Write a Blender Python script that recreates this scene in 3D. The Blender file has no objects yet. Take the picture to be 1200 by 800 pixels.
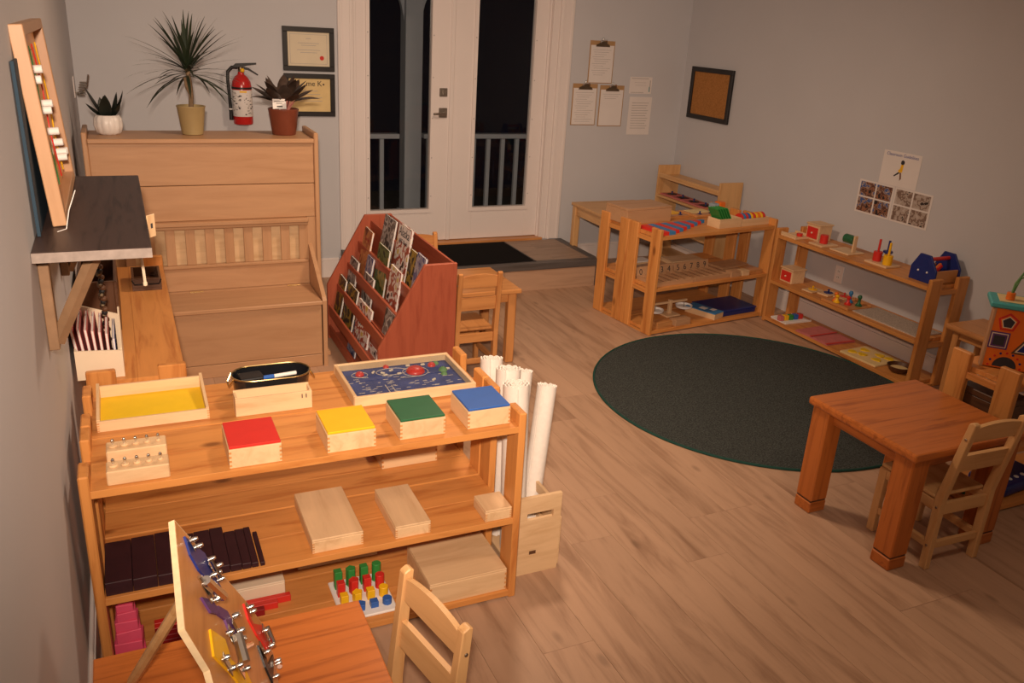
import bpy, bmesh, math, random
from mathutils import Vector, Matrix
random.seed(7)
R_ = math.radians
SC = bpy.context.scene
COL = SC.collection
# ------------------------------------------------------------------ camera
F_PX = 985.5; CAM_H = 1.85
YAW, PIT, ROL = R_(25.379), R_(20.711), R_(3.418)
fw = Vector((math.sin(YAW)*math.cos(PIT), math.cos(YAW)*math.cos(PIT), -math.sin(PIT)))
r0 = Vector((math.cos(YAW), -math.sin(YAW), 0)); u0 = r0.cross(fw)
cr = r0*math.cos(ROL) + u0*math.sin(ROL); cu = -r0*math.sin(ROL) + u0*math.cos(ROL)
CAMP = Vector((0, 0, CAM_H))
cd = bpy.data.cameras.new('camera'); cam = bpy.data.objects.new('camera', cd); COL.objects.link(cam)
cd.sensor_fit = 'HORIZONTAL'; cd.sensor_width = 36; cd.lens = 36*F_PX/1200; cd.clip_start = .02
mw = Matrix((cr, cu, -fw)).transposed().to_4x4(); mw.translation = CAMP; cam.matrix_world = mw
SC.camera = cam
# ------------------------------------------------------------------ world, lights, exposure
w = bpy.data.worlds.new('night'); SC.world = w; w.use_nodes = True
w.node_tree.nodes['Background'].inputs[0].default_value = (.006, .005, .007, 1)
w.node_tree.nodes['Background'].inputs[1].default_value = .35
SC.view_settings.view_transform = 'Standard'; SC.view_settings.look = 'None'
SC.view_settings.gamma = 1; SC.view_settings.use_curve_mapping = False
SC.view_settings.exposure = 0.27
def area(name, loc, size, power, col, rot=(0, 0, 0)):
    l = bpy.data.lights.new(name, 'AREA'); l.shape = 'DISK'; l.size = size; l.energy = power; l.color = col
    o = bpy.data.objects.new(name, l); COL.objects.link(o); o.location = loc; o.rotation_euler = rot
    return o
WARM = (1.0, .74, .52)
area('ceiling_light_glow', (1.65, 3.55, 2.585), .34, 30, WARM)
area('ceiling_light_glow', (1.65, .8, 2.585), .34, 9, WARM)
fl = bpy.data.lights.new('flash', 'SPOT'); fl.energy = 470; fl.color = (1, .78, .60); fl.shadow_soft_size = .045
fl.spot_size = R_(80); fl.spot_blend = 1.0
flo = bpy.data.objects.new('flash', fl); COL.objects.link(flo); flo.location = (-.03, -.04, 2.02)
flo.rotation_euler = (Vector((1.62, 5.2, .75)) - flo.location).to_track_quat('-Z', 'Y').to_euler()
# ------------------------------------------------------------------ pixel -> place helpers (1200 x 800 frame)
def ray(x, y): return fw*F_PX + cr*(x-600) - cu*(y-400)
def onz(x, y, z): d = ray(x, y); return CAMP + d*((z-CAM_H)/d.z)
def ony(x, y, Y): d = ray(x, y); return CAMP + d*(Y/d.y)
def onx(x, y, X): d = ray(x, y); return CAMP + d*(X/d.x)
# ------------------------------------------------------------------ materials
MATS = {}
def nt(name):
    m = bpy.data.materials.new(name); m.use_nodes = True
    n = m.node_tree.nodes; return m, n, m.node_tree.links, n['Principled BSDF']
def plain(name, col, rough=.5, metal=0., spec=.4, var=.06, scale=25., bump=0., emit=None):
    if name in MATS: return MATS[name]
    m, n, l, b = nt(name)
    b.inputs['Roughness'].default_value = rough; b.inputs['Metallic'].default_value = metal
    b.inputs['Specular IOR Level'].default_value = spec
    tc = n.new('ShaderNodeTexCoord'); no = n.new('ShaderNodeTexNoise'); no.inputs['Scale'].default_value = scale
    no.inputs['Detail'].default_value = 4
    l.new(tc.outputs['Object'], no.inputs['Vector'])
    cr_ = n.new('ShaderNodeValToRGB')
    cr_.color_ramp.elements[0].position = .3; cr_.color_ramp.elements[1].position = .7
    cr_.color_ramp.elements[0].color = tuple(c*(1-var) for c in col)+(1,)
    cr_.color_ramp.elements[1].color = tuple(min(1, c*(1+var)) for c in col)+(1,)
    l.new(no.outputs['Fac'], cr_.inputs['Fac']); l.new(cr_.outputs['Color'], b.inputs['Base Color'])
    if bump:
        bp = n.new('ShaderNodeBump'); bp.inputs['Strength'].default_value = bump; bp.inputs['Distance'].default_value = .004
        l.new(no.outputs['Fac'], bp.inputs['Height']); l.new(bp.outputs['Normal'], b.inputs['Normal'])
    MATS[name] = m; return m
def wood(name, base, dark, rough=.42, spec=.35, stretch=9., scale=5., knots=0., mid=.5, rnd=.12):
    """three variants, the grain running along x, y or z of the piece"""
    for ax in range(3):
        key = '%s_%s' % (name, 'xyz'[ax])
        m, n, l, b = nt(key)
        b.inputs['Roughness'].default_value = rough; b.inputs['Specular IOR Level'].default_value = spec
        tc = n.new('ShaderNodeTexCoord'); oi = n.new('ShaderNodeObjectInfo')
        ml = n.new('ShaderNodeVectorMath'); ml.operation = 'SCALE'; ml.inputs[0].default_value = (31.7, 17.3, 23.9)
        l.new(oi.outputs['Random'], ml.inputs['Scale'])
        ad = n.new('ShaderNodeVectorMath'); ad.operation = 'ADD'
        l.new(tc.outputs['Object'], ad.inputs[0]); l.new(ml.outputs[0], ad.inputs[1])
        mp = n.new('ShaderNodeMapping'); s = [scale*stretch*.55]*3; s[ax] = scale*.45
        mp.inputs['Scale'].default_value = s
        l.new(ad.outputs[0], mp.inputs['Vector'])
        no = n.new('ShaderNodeTexNoise'); no.inputs['Scale'].default_value = 1; no.inputs['Detail'].default_value = 6
        no.inputs['Roughness'].default_value = .62; no.inputs['Distortion'].default_value = .7
        l.new(mp.outputs[0], no.inputs['Vector'])
        rp = n.new('ShaderNodeValToRGB'); e = rp.color_ramp.elements
        e[0].position = .28; e[0].color = dark+(1,)
        e[1].position = .78; e[1].color = tuple(min(1, c*1.12) for c in base)+(1,)
        k = e.new(mid); k.color = base+(1,)
        l.new(no.outputs['Fac'], rp.inputs['Fac'])
        out = rp.outputs['Color']
        if knots:
            mp2 = n.new('ShaderNodeMapping'); s = [7.]*3; s[ax] = 3.2; mp2.inputs['Scale'].default_value = s
            l.new(ad.outputs[0], mp2.inputs['Vector'])
            vo = n.new('ShaderNodeTexVoronoi'); vo.inputs['Scale'].default_value = 1; l.new(mp2.outputs[0], vo.inputs['Vector'])
            kr = n.new('ShaderNodeMapRange'); kr.inputs['From Min'].default_value = .05; kr.inputs['From Max'].default_value = .13
            kr.inputs['To Min'].default_value = knots; kr.inputs['To Max'].default_value = 0
            l.new(vo.outputs['Distance'], kr.inputs['Value'])
            mx = n.new('ShaderNodeMix'); mx.data_type = 'RGBA'
            l.new(kr.outputs[0], mx.inputs['Factor']); l.new(out, mx.inputs[6]); mx.inputs[7].default_value = tuple(c*.4 for c in dark)+(1,)
            out = mx.outputs[2]
        hs = n.new('ShaderNodeHueSaturation')
        mr = n.new('ShaderNodeMapRange'); mr.inputs['To Min'].default_value = 1-rnd; mr.inputs['To Max'].default_value = 1+rnd
        l.new(oi.outputs['Random'], mr.inputs['Value']); l.new(mr.outputs[0], hs.inputs['Value'])
        l.new(out, hs.inputs['Color']); l.new(hs.outputs['Color'], b.inputs['Base Color'])
        bp = n.new('ShaderNodeBump'); bp.inputs['Strength'].default_value = .06; bp.inputs['Distance'].default_value = .002
        l.new(no.outputs['Fac'], bp.inputs['Height']); l.new(bp.outputs['Normal'], b.inputs['Normal'])
        MATS[key] = m
wood('pine', (.60, .25, .068), (.40, .125, .026), knots=.8, rnd=.08)
wood('birch', (.70, .47, .265), (.58, .36, .185), stretch=7, rnd=.05)
wood('maple', (.475, .265, .140), (.425, .225, .112), stretch=7, rnd=.03)
wood('beech', (.66, .38, .165), (.54, .27, .10), stretch=7, rnd=.05)
wood('orange_oak', (.46, .135, .028), (.24, .058, .012), stretch=13, rough=.3, rnd=.05)
wood('honey', (.56, .25, .085), (.40, .15, .045), rough=.32, rnd=.05)
wood('cherry', (.36, .085, .042), (.27, .055, .027), rough=.45, rnd=.04)
wood('plank', (.46, .285, .185), (.29, .165, .10), rough=.45, spec=.3, stretch=8, scale=3.6, knots=.4, rnd=.055)
wood('weathered', (.36, .25, .185), (.21, .14, .10), rough=.5, rnd=.08)
wood('charcoal_wood', (.052, .032, .028), (.012, .008, .008), rough=.4, stretch=9, scale=9, spec=.18, rnd=.03)
wood('step_nosing', (.10, .085, .08), (.06, .05, .046), rough=.45, rnd=.05)
wood('dark_brown', (.10, .042, .02), (.05, .02, .01), rough=.4, rnd=.05)
MAT_DEFS = dict(bracket=((.23, .135, .075), .5, 0, .25, .1, 30), edge_grey=((.26, .21, .185), .6, 0, .2, .15, 40),
    wall=((.555, .545, .565), .75, 0, .2, .015, 3), ceiling=((.7, .68, .66), .8, 0, .2, .02, 3),
    white_paint=((.78, .70, .67), .38, 0, .4, .01, 5), subfloor=((.10, .07, .05), .8, 0, .2, .05, 5),
    black=((.012, .011, .012), .4, 0, .4, .1, 20), black_gloss=((.01, .01, .012), .15, 0, .6, .1, 20), black_mat=((.008, .007, .007), .95, 0, .1, .2, 60),
    frame_black=((.018, .015, .015), .4, 0, .4, .1, 20), chrome=((.75, .73, .70), .18, 1, .5, .03, 20), steel=((.55, .52, .48), .32, 1, .5, .05, 20),
    bronze=((.20, .15, .10), .35, 1, .5, .05, 20), pewter=((.34, .30, .26), .4, 1, .5, .2, 90),
    red=((.62, .030, .022), .35, 0, .4, .04, 20), ext_red=((.50, .018, .016), .25, 0, .5, .03, 20), yellow=((.86, .47, .012), .4, 0, .35, .03, 20),
    tray_yellow=((.80, .52, .015), .55, 0, .3, .03, 20), green=((.022, .115, .048), .35, 0, .4, .05, 20), bright_green=((.035, .25, .05), .4, 0, .4, .05, 20), blue=((.030, .115, .42), .35, 0, .4, .05, 20),
    navy=((.012, .025, .16), .4, 0, .4, .06, 20), sky=((.04, .19, .42), .4, 0, .4, .05, 20), purple=((.11, .045, .16), .5, 0, .3, .06, 20), orange=((.78, .17, .018), .4, 0, .35, .03, 15),
    teal=((.07, .36, .36), .45, 0, .3, .03, 20), pink=((.70, .085, .17), .5, 0, .3, .04, 20), stair=((.032, .010, .014), .5, 0, .3, .12, 30), rose=((.55, .17, .16), .7, 0, .2, .08, 20),
    dark_red=((.24, .010, .012), .45, 0, .3, .05, 20), cream=((.74, .60, .44), .5, 0, .3, .03, 10), white=((.80, .76, .73), .6, 0, .3, .02, 10), paper=((.74, .68, .65), .8, 0, .15, .02, 10),
    cert=((.72, .62, .46), .8, 0, .1, .03, 10), cert_gold=((.74, .55, .27), .8, 0, .1, .08, 10), cork=((.40, .175, .055), .9, 0, .1, .2, 120), ink=((.05, .045, .05), .8, 0, .1, .05, 20), grey_ink=((.42, .38, .37), .8, 0, .1, .05, 20),
    blue_ink=((.12, .14, .36), .8, 0, .1, .05, 20), terracotta=((.19, .048, .025), .35, 0, .4, .1, 20), olive_pot=((.36, .26, .12), .4, 0, .4, .03, 20), white_pot=((.74, .68, .64), .35, 0, .4, .03, 20), soil=((.03, .02, .014), .95, 0, .1, .3, 150),
    leaf=((.022, .032, .016), .45, 0, .4, .3, 15), leaf_dark=((.009, .013, .009), .4, 0, .4, .2, 15), leaf_purple=((.050, .030, .022), .45, 0, .4, .45, 30), stem=((.22, .14, .08), .7, 0, .2, .25, 60), pink_stem=((.45, .17, .14), .5, 0, .3, .2, 40),
    canvas=((.80, .72, .65), .85, 0, .1, .04, 60), blue_felt=((.055, .075, .22), .9, 0, .1, .25, 14), rug_edge=((.020, .065, .052), .9, 0, .1, .1, 40), ply_edge=((.74, .56, .34), .6, 0, .3, .08, 60),
    porch_white=((.50, .50, .53), .6, 0, .3, .03, 10), deck=((.10, .08, .07), .8, 0, .2, .1, 10), kraft=((.42, .25, .12), .7, 0, .2, .05, 20), glue_green=((.12, .26, .09), .5, 0, .3, .2, 20), skin_brown=((.18, .08, .045), .7, 0, .2, .05, 20),
    magnet=((.62, .48, .33), .5, 0, .3, .05, 20), gold=((.70, .50, .22), .3, 1, .5, .05, 20), speckle=((.46, .38, .32), .7, 0, .2, .3, 160), light_teal_wall=((.022, .045, .07), .7, 0, .2, .1, 6), grey_blue=((.30, .36, .42), .6, 0, .3, .1, 20))
def M(k, size=None):
    """material by family; woods choose the variant whose grain follows the longest side"""
    if k+'_x' in MATS:
        ax = 0 if size is None else max(range(3), key=lambda i: size[i])
        return MATS[k+'_'+'xyz'[ax]]
    if k in MATS: return MATS[k]
    d = MAT_DEFS[k]; return plain(k, d[0], d[1], d[2], d[3], d[4], d[5])
def glass_mat():
    m, n, l, b = nt('pane_glass'); n.remove(b)
    tr = n.new('ShaderNodeBsdfTransparent'); gl = n.new('ShaderNodeBsdfGlossy'); gl.inputs['Roughness'].default_value = .01
    fr0 = n.new('ShaderNodeFresnel'); fr0.inputs['IOR'].default_value = 1.45; ge = n.new('ShaderNodeNewGeometry')
    inv = n.new('ShaderNodeMath'); inv.operation = 'SUBTRACT'; inv.inputs[0].default_value = 1; l.new(ge.outputs['Backfacing'], inv.inputs[1])
    fr = n.new('ShaderNodeMath'); fr.operation = 'MULTIPLY'; l.new(fr0.outputs[0], fr.inputs[0]); l.new(inv.outputs[0], fr.inputs[1])
    mx = n.new('ShaderNodeMixShader'); tr.inputs['Color'].default_value = (.90, .92, .93, 1); gl.inputs['Color'].default_value = (.8, .8, .8, 1)
    l.new(fr.outputs[0], mx.inputs[0]); l.new(tr.outputs[0], mx.inputs[1]); l.new(gl.outputs[0], mx.inputs[2])
    l.new(mx.outputs[0], n['Material Output'].inputs['Surface']); MATS['pane_glass'] = m
glass_mat()
def rug_mat():
    m, n, l, b = nt('rug_pile'); b.inputs['Roughness'].default_value = .95; b.inputs['Specular IOR Level'].default_value = .08
    tc = n.new('ShaderNodeTexCoord'); no = n.new('ShaderNodeTexNoise'); no.inputs['Scale'].default_value = 150; no.inputs['Detail'].default_value = 5
    l.new(tc.outputs['Object'], no.inputs['Vector']); rp = n.new('ShaderNodeValToRGB'); e = rp.color_ramp.elements
    e[0].position = .35; e[0].color = (.024, .028, .027, 1); e[1].position = .70; e[1].color = (.088, .094, .088, 1)
    l.new(no.outputs['Fac'], rp.inputs['Fac']); l.new(rp.outputs['Color'], b.inputs['Base Color'])
    bp = n.new('ShaderNodeBump'); bp.inputs['Strength'].default_value = .5; bp.inputs['Distance'].default_value = .006
    l.new(no.outputs['Fac'], bp.inputs['Height']); l.new(bp.outputs['Normal'], b.inputs['Normal']); MATS['rug_pile'] = m
rug_mat()
def blotch(name, cols, scale):
    """a printed picture: hard-edged patches of several colours"""
    m, n, l, b = nt(name); b.inputs['Roughness'].default_value = .5
    tc = n.new('ShaderNodeTexCoord'); no = n.new('ShaderNodeTexNoise'); no.inputs['Scale'].default_value = scale; no.inputs['Detail'].default_value = 2.5
    oi = n.new('ShaderNodeObjectInfo'); ml = n.new('ShaderNodeVectorMath'); ml.operation = 'SCALE'; ml.inputs[0].default_value = (13., 29., 7.)
    l.new(oi.outputs['Random'], ml.inputs['Scale']); ad = n.new('ShaderNodeVectorMath'); ad.operation = 'ADD'
    l.new(tc.outputs['Object'], ad.inputs[0]); l.new(ml.outputs[0], ad.inputs[1]); l.new(ad.outputs[0], no.inputs['Vector'])
    rp = n.new('ShaderNodeValToRGB'); rp.color_ramp.interpolation = 'CONSTANT'; e = rp.color_ramp.elements
    e[0].position = 0; e[0].color = cols[0]+(1,); e[1].position = .36; e[1].color = cols[1]+(1,)
    for i, c in enumerate(cols[2:]):
        k = e.new(.36+(.30/(len(cols)-2))*(i+1)*.9); k.color = c+(1,)
    l.new(no.outputs['Fac'], rp.inputs['Fac']); l.new(rp.outputs['Color'], b.inputs['Base Color']); MATS[name] = m
blotch('photo_colour', [(.02, .015, .02), (.30, .13, .07), (.10, .04, .03), (.36, .24, .18), (.05, .10, .28), (.42, .33, .28)], 24)
blotch('photo_grey', [(.03, .02, .02), (.42, .34, .29), (.20, .13, .10), (.42, .34, .29), (.50, .43, .39)], 22)
blotch('cover_grey', [(.04, .035, .035), (.30, .27, .26), (.16, .13, .12), (.45, .41, .39), (.10, .09, .10)], 13)
blotch('cover_green', [(.02, .03, .012), (.11, .15, .05), (.05, .08, .02), (.30, .22, .06), (.20, .20, .08)], 12)
blotch('cover_dark', [(.012, .012, .012), (.03, .03, .02), (.30, .20, .03), (.05, .04, .03), (.12, .10, .05)], 13)
blotch('cover_white', [(.03, .02, .02), (.70, .64, .60), (.35, .08, .05), (.72, .66, .62), (.60, .45, .12)], 14)
blotch('cover_orange', [(.20, .05, .02), (.52, .20, .07), (.56, .24, .09), (.40, .12, .05), (.54, .22, .08)], 12)
blotch('cover_blue', [(.03, .04, .12), (.20, .19, .30), (.35, .32, .38), (.08, .09, .22), (.12, .12, .25)], 14)
# ------------------------------------------------------------------ mesh helpers
CACHE = {}
def link(name, me, parent=None, loc=(0, 0, 0), rot=(0, 0, 0)):
    o = bpy.data.objects.new(name, me); COL.objects.link(o)
    o.location = loc; o.rotation_euler = rot
    if parent is not None: o.parent = parent
    return o
def finish(bm, name, mat, smooth=False):
    bmesh.ops.recalc_face_normals(bm, faces=bm.faces)
    me = bpy.data.meshes.new(name); bm.to_mesh(me); bm.free()
    if mat is not None: me.materials.append(mat)
    if smooth:
        me.polygons.foreach_set('use_smooth', [True]*len(me.polygons))
        try: me.set_sharp_from_angle(angle=R_(40))
        except Exception: pass
    return me
def bm_box(bm, x0, x1, y0, y1, z0, z1):
    v = [bm.verts.new((x, y, z)) for z in (z0, z1) for y in (y0, y1) for x in (x0, x1)]
    for f in ((0, 2, 3, 1), (4, 5, 7, 6), (0, 1, 5, 4), (2, 6, 7, 3), (0, 4, 6, 2), (1, 3, 7, 5)): bm.faces.new([v[i] for i in f])
def box(name, x0, x1, y0, y1, z0, z1, mat, parent=None, bev=.002, rot=(0, 0, 0), seg=1):
    sx, sy, sz = x1-x0, y1-y0, z1-z0
    m = M(mat, (sx, sy, sz)); key = ('box', round(sx, 4), round(sy, 4), round(sz, 4), m.name, bev, seg)
    me = CACHE.get(key)
    if me is None:
        bm = bmesh.new(); bm_box(bm, -sx/2, sx/2, -sy/2, sy/2, -sz/2, sz/2)
        bv = min(bev, min(sx, sy, sz)*.35)
        if bv > 0: bmesh.ops.bevel(bm, geom=bm.edges[:], offset=bv, segments=seg, affect='EDGES', profile=.5)
        me = CACHE[key] = finish(bm, name, m)
    return link(name, me, parent, ((x0+x1)/2, (y0+y1)/2, (z0+z1)/2), rot)
def boxes(name, lst, mat, parent=None, loc=(0, 0, 0), rot=(0, 0, 0)):
    """several boxes that are one rigid piece"""
    bm = bmesh.new()
    for b in lst: bm_box(bm, *b)
    return link(name, finish(bm, name, M(mat, (2, 1, 1))), parent, loc, rot)
def lathe(name, prof, mat, parent=None, loc=(0, 0, 0), rot=(0, 0, 0), n=24, ribs=0, amp=0.):
    bm = bmesh.new(); rings = []
    for r, z in prof:
        if r < 1e-5: rings.append([bm.verts.new((0, 0, z))]); continue
        ring = []
        for i in range(n):
            a = 2*math.pi*i/n; rr = r*(1-amp*(.5+.5*math.cos(a*ribs))**6) if ribs else r
            ring.append(bm.verts.new((rr*math.cos(a), rr*math.sin(a), z)))
        rings.append(ring)
    for a, b in zip(rings, rings[1:]):
        for i in range(n):
            j = (i+1) % n
            if len(a) == 1 and len(b) == 1: continue
            if len(a) == 1: bm.faces.new((a[0], b[i], b[j]))
            elif len(b) == 1: bm.faces.new((a[i], a[j], b[0]))
            else: bm.faces.new((a[i], a[j], b[j], b[i]))
    for rg in (rings[0], rings[-1]):
        if len(rg) > 1: bm.faces.new(rg)
    return link(name, finish(bm, name, M(mat), True), parent, loc, rot)
def cyl(name, r, h, mat, parent=None, loc=(0, 0, 0), rot=(0, 0, 0), n=16, r2=None, bev=.0015):
    r2 = r if r2 is None else r2; b = min(bev, r*.3, h*.3)
    return lathe(name, [(r-b, 0), (r, b), (r2, h-b), (max(r2-b, 1e-4), h)], mat, parent, loc, rot, n)
def tube(name, pts, rad, mat, parent=None, n=8, loc=(0, 0, 0), rot=(0, 0, 0), close=False):
    pts = [Vector(p) for p in pts]; bm = bmesh.new(); rings = []; N = len(pts)
    rads = rad if isinstance(rad, (list, tuple)) else [rad]*N
    up = None
    for i, p in enumerate(pts):
        if close: t = pts[(i+1) % N]-pts[i-1]
        else: t = pts[min(i+1, N-1)]-pts[max(i-1, 0)]
        t.normalize()
        if up is None: up = Vector((0, 0, 1)) if abs(t.z) < .9 else Vector((1, 0, 0))
        a = t.cross(up).normalized(); b = a.cross(t).normalized(); up = b
        rings.append([bm.verts.new(p+(a*math.cos(2*math.pi*k/n)+b*math.sin(2*math.pi*k/n))*rads[i]) for k in range(n)])
    prs = list(zip(rings, rings[1:]))+([(rings[-1], rings[0])] if close else [])
    for a, b in prs:
        for k in range(n): bm.faces.new((a[k], a[(k+1) % n], b[(k+1) % n], b[k]))
    if not close: bm.faces.new(rings[0]); bm.faces.new(rings[-1])
    return link(name, finish(bm, name, M(mat), True), parent, loc, rot)
def prism(name, poly, t, mat, parent=None, loc=(0, 0, 0), rot=(0, 0, 0), bev=0., grain=None):
    """polygon in local x-y, extruded from z=0 to z=t"""
    bm = bmesh.new(); a = [bm.verts.new((x, y, 0)) for x, y in poly]; b = [bm.verts.new((x, y, t)) for x, y in poly]
    bm.faces.new(a[::-1]); bm.faces.new(b); N = len(poly)
    for i in range(N): bm.faces.new((a[i], a[(i+1) % N], b[(i+1) % N], b[i]))
    if bev: bmesh.ops.bevel(bm, geom=bm.edges[:], offset=bev, segments=1, affect='EDGES')
    return link(name, finish(bm, name, M(mat, grain or (2, 1, 1))), parent, loc, rot)
def sphere(name, r, mat, parent=None, loc=(0, 0, 0), half=False, sz=1., n=16):
    k = 8; a0 = 0 if half else -math.pi/2
    prof = [(r*math.cos(a0+(math.pi/2-a0)*i/k), sz*r*math.sin(a0+(math.pi/2-a0)*i/k)) for i in range(k+1)]
    prof[-1] = (0, sz*r)
    if not half: prof[0] = (0, -sz*r)
    return lathe(name, prof, mat, parent, loc, n=n)
def text(name, s, size, mat, parent=None, loc=(0, 0, 0), rot=(0, 0, 0), align='CENTER', depth=.0004, sx=1.):
    c = bpy.data.curves.new('t', 'FONT'); c.body = s; c.size = size; c.align_x = align; c.align_y = 'CENTER'; c.extrude = depth; c.resolution_u = 3
    o = bpy.data.objects.new('t', c); COL.objects.link(o)
    dg = bpy.context.evaluated_depsgraph_get(); me = bpy.data.meshes.new_from_object(o.evaluated_get(dg))
    bpy.data.objects.remove(o); me.materials.clear(); me.materials.append(M(mat))
    q = link(name, me, parent, loc, rot); q.scale.x = sx; return q
def tag(o, label, cat, group=None):
    o['label'] = label; o['category'] = cat
    if group: o['group'] = group
    return o
def thing(name, label, cat, loc=(0, 0, 0), rz=0, group=None):
    return tag(link(name, None, None, loc, (0, 0, R_(rz))), label, cat, group)
def struct(o): o['kind'] = 'structure'; return o
# ================================================================== THE ROOM
XL, XR, YB, YF, ZC = -.22, 4.30, 6.05, -1.2, 2.62
PLAT_Z, PLAT_Y = .205, 5.354
fl_ = struct(link('floor', None))
sub = box('subfloor', XL-.1, XR+.1, YF-.1, YB+.1, -.06, -.008, 'subfloor', fl_, 0)
PW, PL = .182, 1.22
row = 0; x = XL+.002
while x < XR-.01:
    x1 = min(x+PW-.0008, XR-.002)
    y = YF - random.choice((.1, .35, .6, .85, 1.05))
    while y < YB:
        a, b = max(y, YF), min(y+PL-.0008, YB)
        if b-a > .02: box('plank', x, x1, a, b, -.008, 0, 'plank', fl_, .0004)
        y += PL
    x += PW; row += 1
struct(box('wall_left', XL-.1, XL, YF-.1, YB+.1, 0, ZC, 'wall', None, 0))
struct(box('wall_right', XR, XR+.1, YF-.1, YB+.1, 0, ZC, 'wall', None, 0))
struct(box('wall_front', XL, XR, YF-.1, YF, 0, ZC, 'wall', None, 0))
DX0, DX1, DZ1 = 1.525, 3.075, 2.26        # door opening
struct(boxes('wall_back', [(XL, DX0, YB, YB+.14, 0, ZC), (DX1, XR, YB, YB+.14, 0, ZC), (DX0, DX1, YB, YB+.14, DZ1, ZC), (DX0, DX1, YB, YB+.14, 0, PLAT_Z-.02)], 'wall'))
struct(box('ceiling', XL-.1, XR+.1, YF-.1, YB+.14, ZC, ZC+.08, 'ceiling', None, 0))
def baseb(name, x0, x1, y0, y1, ax):
    r = struct(link(name, None)); h = .145
    box('board', x0, x1, y0, y1, 0, h-.02, 'white_paint', r, .001)
    if ax == 'x': box('cap', x0, x1, y0+.004, y1, h-.02, h, 'white_paint', r, .003)
    else: box('cap', x0+(.004 if x0 > 0 else 0), x1-(.004 if x0 < 0 else 0), y0, y1, h-.02, h, 'white_paint', r, .003)
baseb('baseboard_back', XL, 1.40, YB-.016, YB, 'x')
baseb('baseboard_back_right', 3.245, XR, YB-.016, YB, 'x')
baseb('baseboard_right', XR-.016, XR, YF, YB-.016, 'y')
baseb('baseboard_left', XL, XL+.016, YF, YB-.016, 'y')
# door casing
tr = struct(link('trim_1', None))
for x0, x1 in ((1.415, 1.525), (3.11, 3.225)):
    box('casing', x0, x1, YB-.022, YB, PLAT_Z, DZ1+.11, 'white_paint', tr, .004)
    box('casing_bead', x0+.012, x0+.03, YB-.028, YB-.022, PLAT_Z, DZ1+.10, 'white_paint', tr, .003)
    box('casing_bead', x1-.03, x1-.012, YB-.028, YB-.022, PLAT_Z, DZ1+.10, 'white_paint', tr, .003)
box('casing_head', 1.415, 3.225, YB-.024, YB, DZ1, DZ1+.11, 'white_paint', tr, .004)
box('jamb', DX0, DX0+.02, YB, YB+.14, PLAT_Z, DZ1, 'white_paint', tr, .002)
box('jamb', DX1-.02, DX1+.036, YB-.004, YB+.14, PLAT_Z, DZ1, 'white_paint', tr, .002)
box('door_stop', DX1-.034, DX1-.02, YB+.03, YB+.05, PLAT_Z, DZ1, 'white_paint', tr, .002)
box('head_jamb', DX0, DX1, YB, YB+.14, DZ1-.02, DZ1, 'white_paint', tr, .002)
box('threshold', DX0, DX1, YB-.03, YB+.14, PLAT_Z-.02, PLAT_Z+.016, 'honey', tr, .004)
# french doors
def leaf(name, x0, x1, gx0, gx1, gz0, gz1):
    d = struct(link(name, None)); y0, y1 = YB+.05, YB+.094; z0, z1 = PLAT_Z+.02, DZ1-.024
    box('stile', x0, gx0, y0, y1, z0, z1, 'white_paint', d, .002); box('stile', gx1, x1, y0, y1, z0, z1, 'white_paint', d, .002)
    box('bottom_rail', gx0, gx1, y0, y1, z0, gz0, 'white_paint', d, .001); box('top_rail', gx0, gx1, y0, y1, gz1, z1, 'white_paint', d, .001)
    bw = .028
    fr = boxes('glazing_frame', [(gx0-bw, gx0, y0-.012, y0, gz0-bw, gz1+bw), (gx1, gx1+bw, y0-.012, y0, gz0-bw, gz1+bw), (gx0, gx1, y0-.012, y0, gz0-bw, gz0), (gx0, gx1, y0-.012, y0, gz1, gz1+bw)], 'white_paint', d)
    for k in range(6):
        zz = gz0+.1+k*.29
        for xx in (gx0-bw*.5, gx1+bw*.5): cyl('screw_cap', .0045, .002, 'grey_ink', fr, (xx, y0-.0125, zz), (R_(90), 0, 0), 8)
    p = box('pane', gx0+.0005, gx1-.0005, y0+.018, y0+.024, gz0, gz1, 'pane_glass', d, 0)
    return d
GZ0, GZ1 = .475, 2.06
dl = leaf('door_1', 1.548, 2.268, 1.652, 2.112, GZ0, GZ1)
dr = leaf('door_2', 2.276, 3.050, 2.470, 2.932, GZ0, GZ1)
box('astragal', 2.258, 2.290, YB+.036, YB+.05, PLAT_Z+.02, DZ1-.024, 'white_paint', dr, .004)
hx, hz = 2.210, 1.195
pl = box('handle_plate', hx-.032, hx+.032, YB+.038, YB+.05, hz-.035, hz+.035, 'pewter', dl, .003)
h_ = link('lever', None, dl, (hx, YB+.038, hz))
h_ = tube('lever', [(hx+.01, YB+.036, hz), (hx+.005, YB-.008, hz), (hx-.01, YB-.012, hz), (hx-.09, YB-.010, hz-.004)], .0085, 'pewter', dl)
for o in list(dl.children):
    if o.type == 'EMPTY': bpy.data.objects.remove(o)
hz2 = 1.342
db = box('deadbolt_plate', hx-.03, hx+.03, YB+.038, YB+.05, hz2-.03, hz2+.03, 'pewter', dl, .003)
box('thumb_turn', hx-.006, hx+.006, YB+.022, YB+.038, hz2-.016, hz2+.016, 'pewter', dl, .002)
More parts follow.
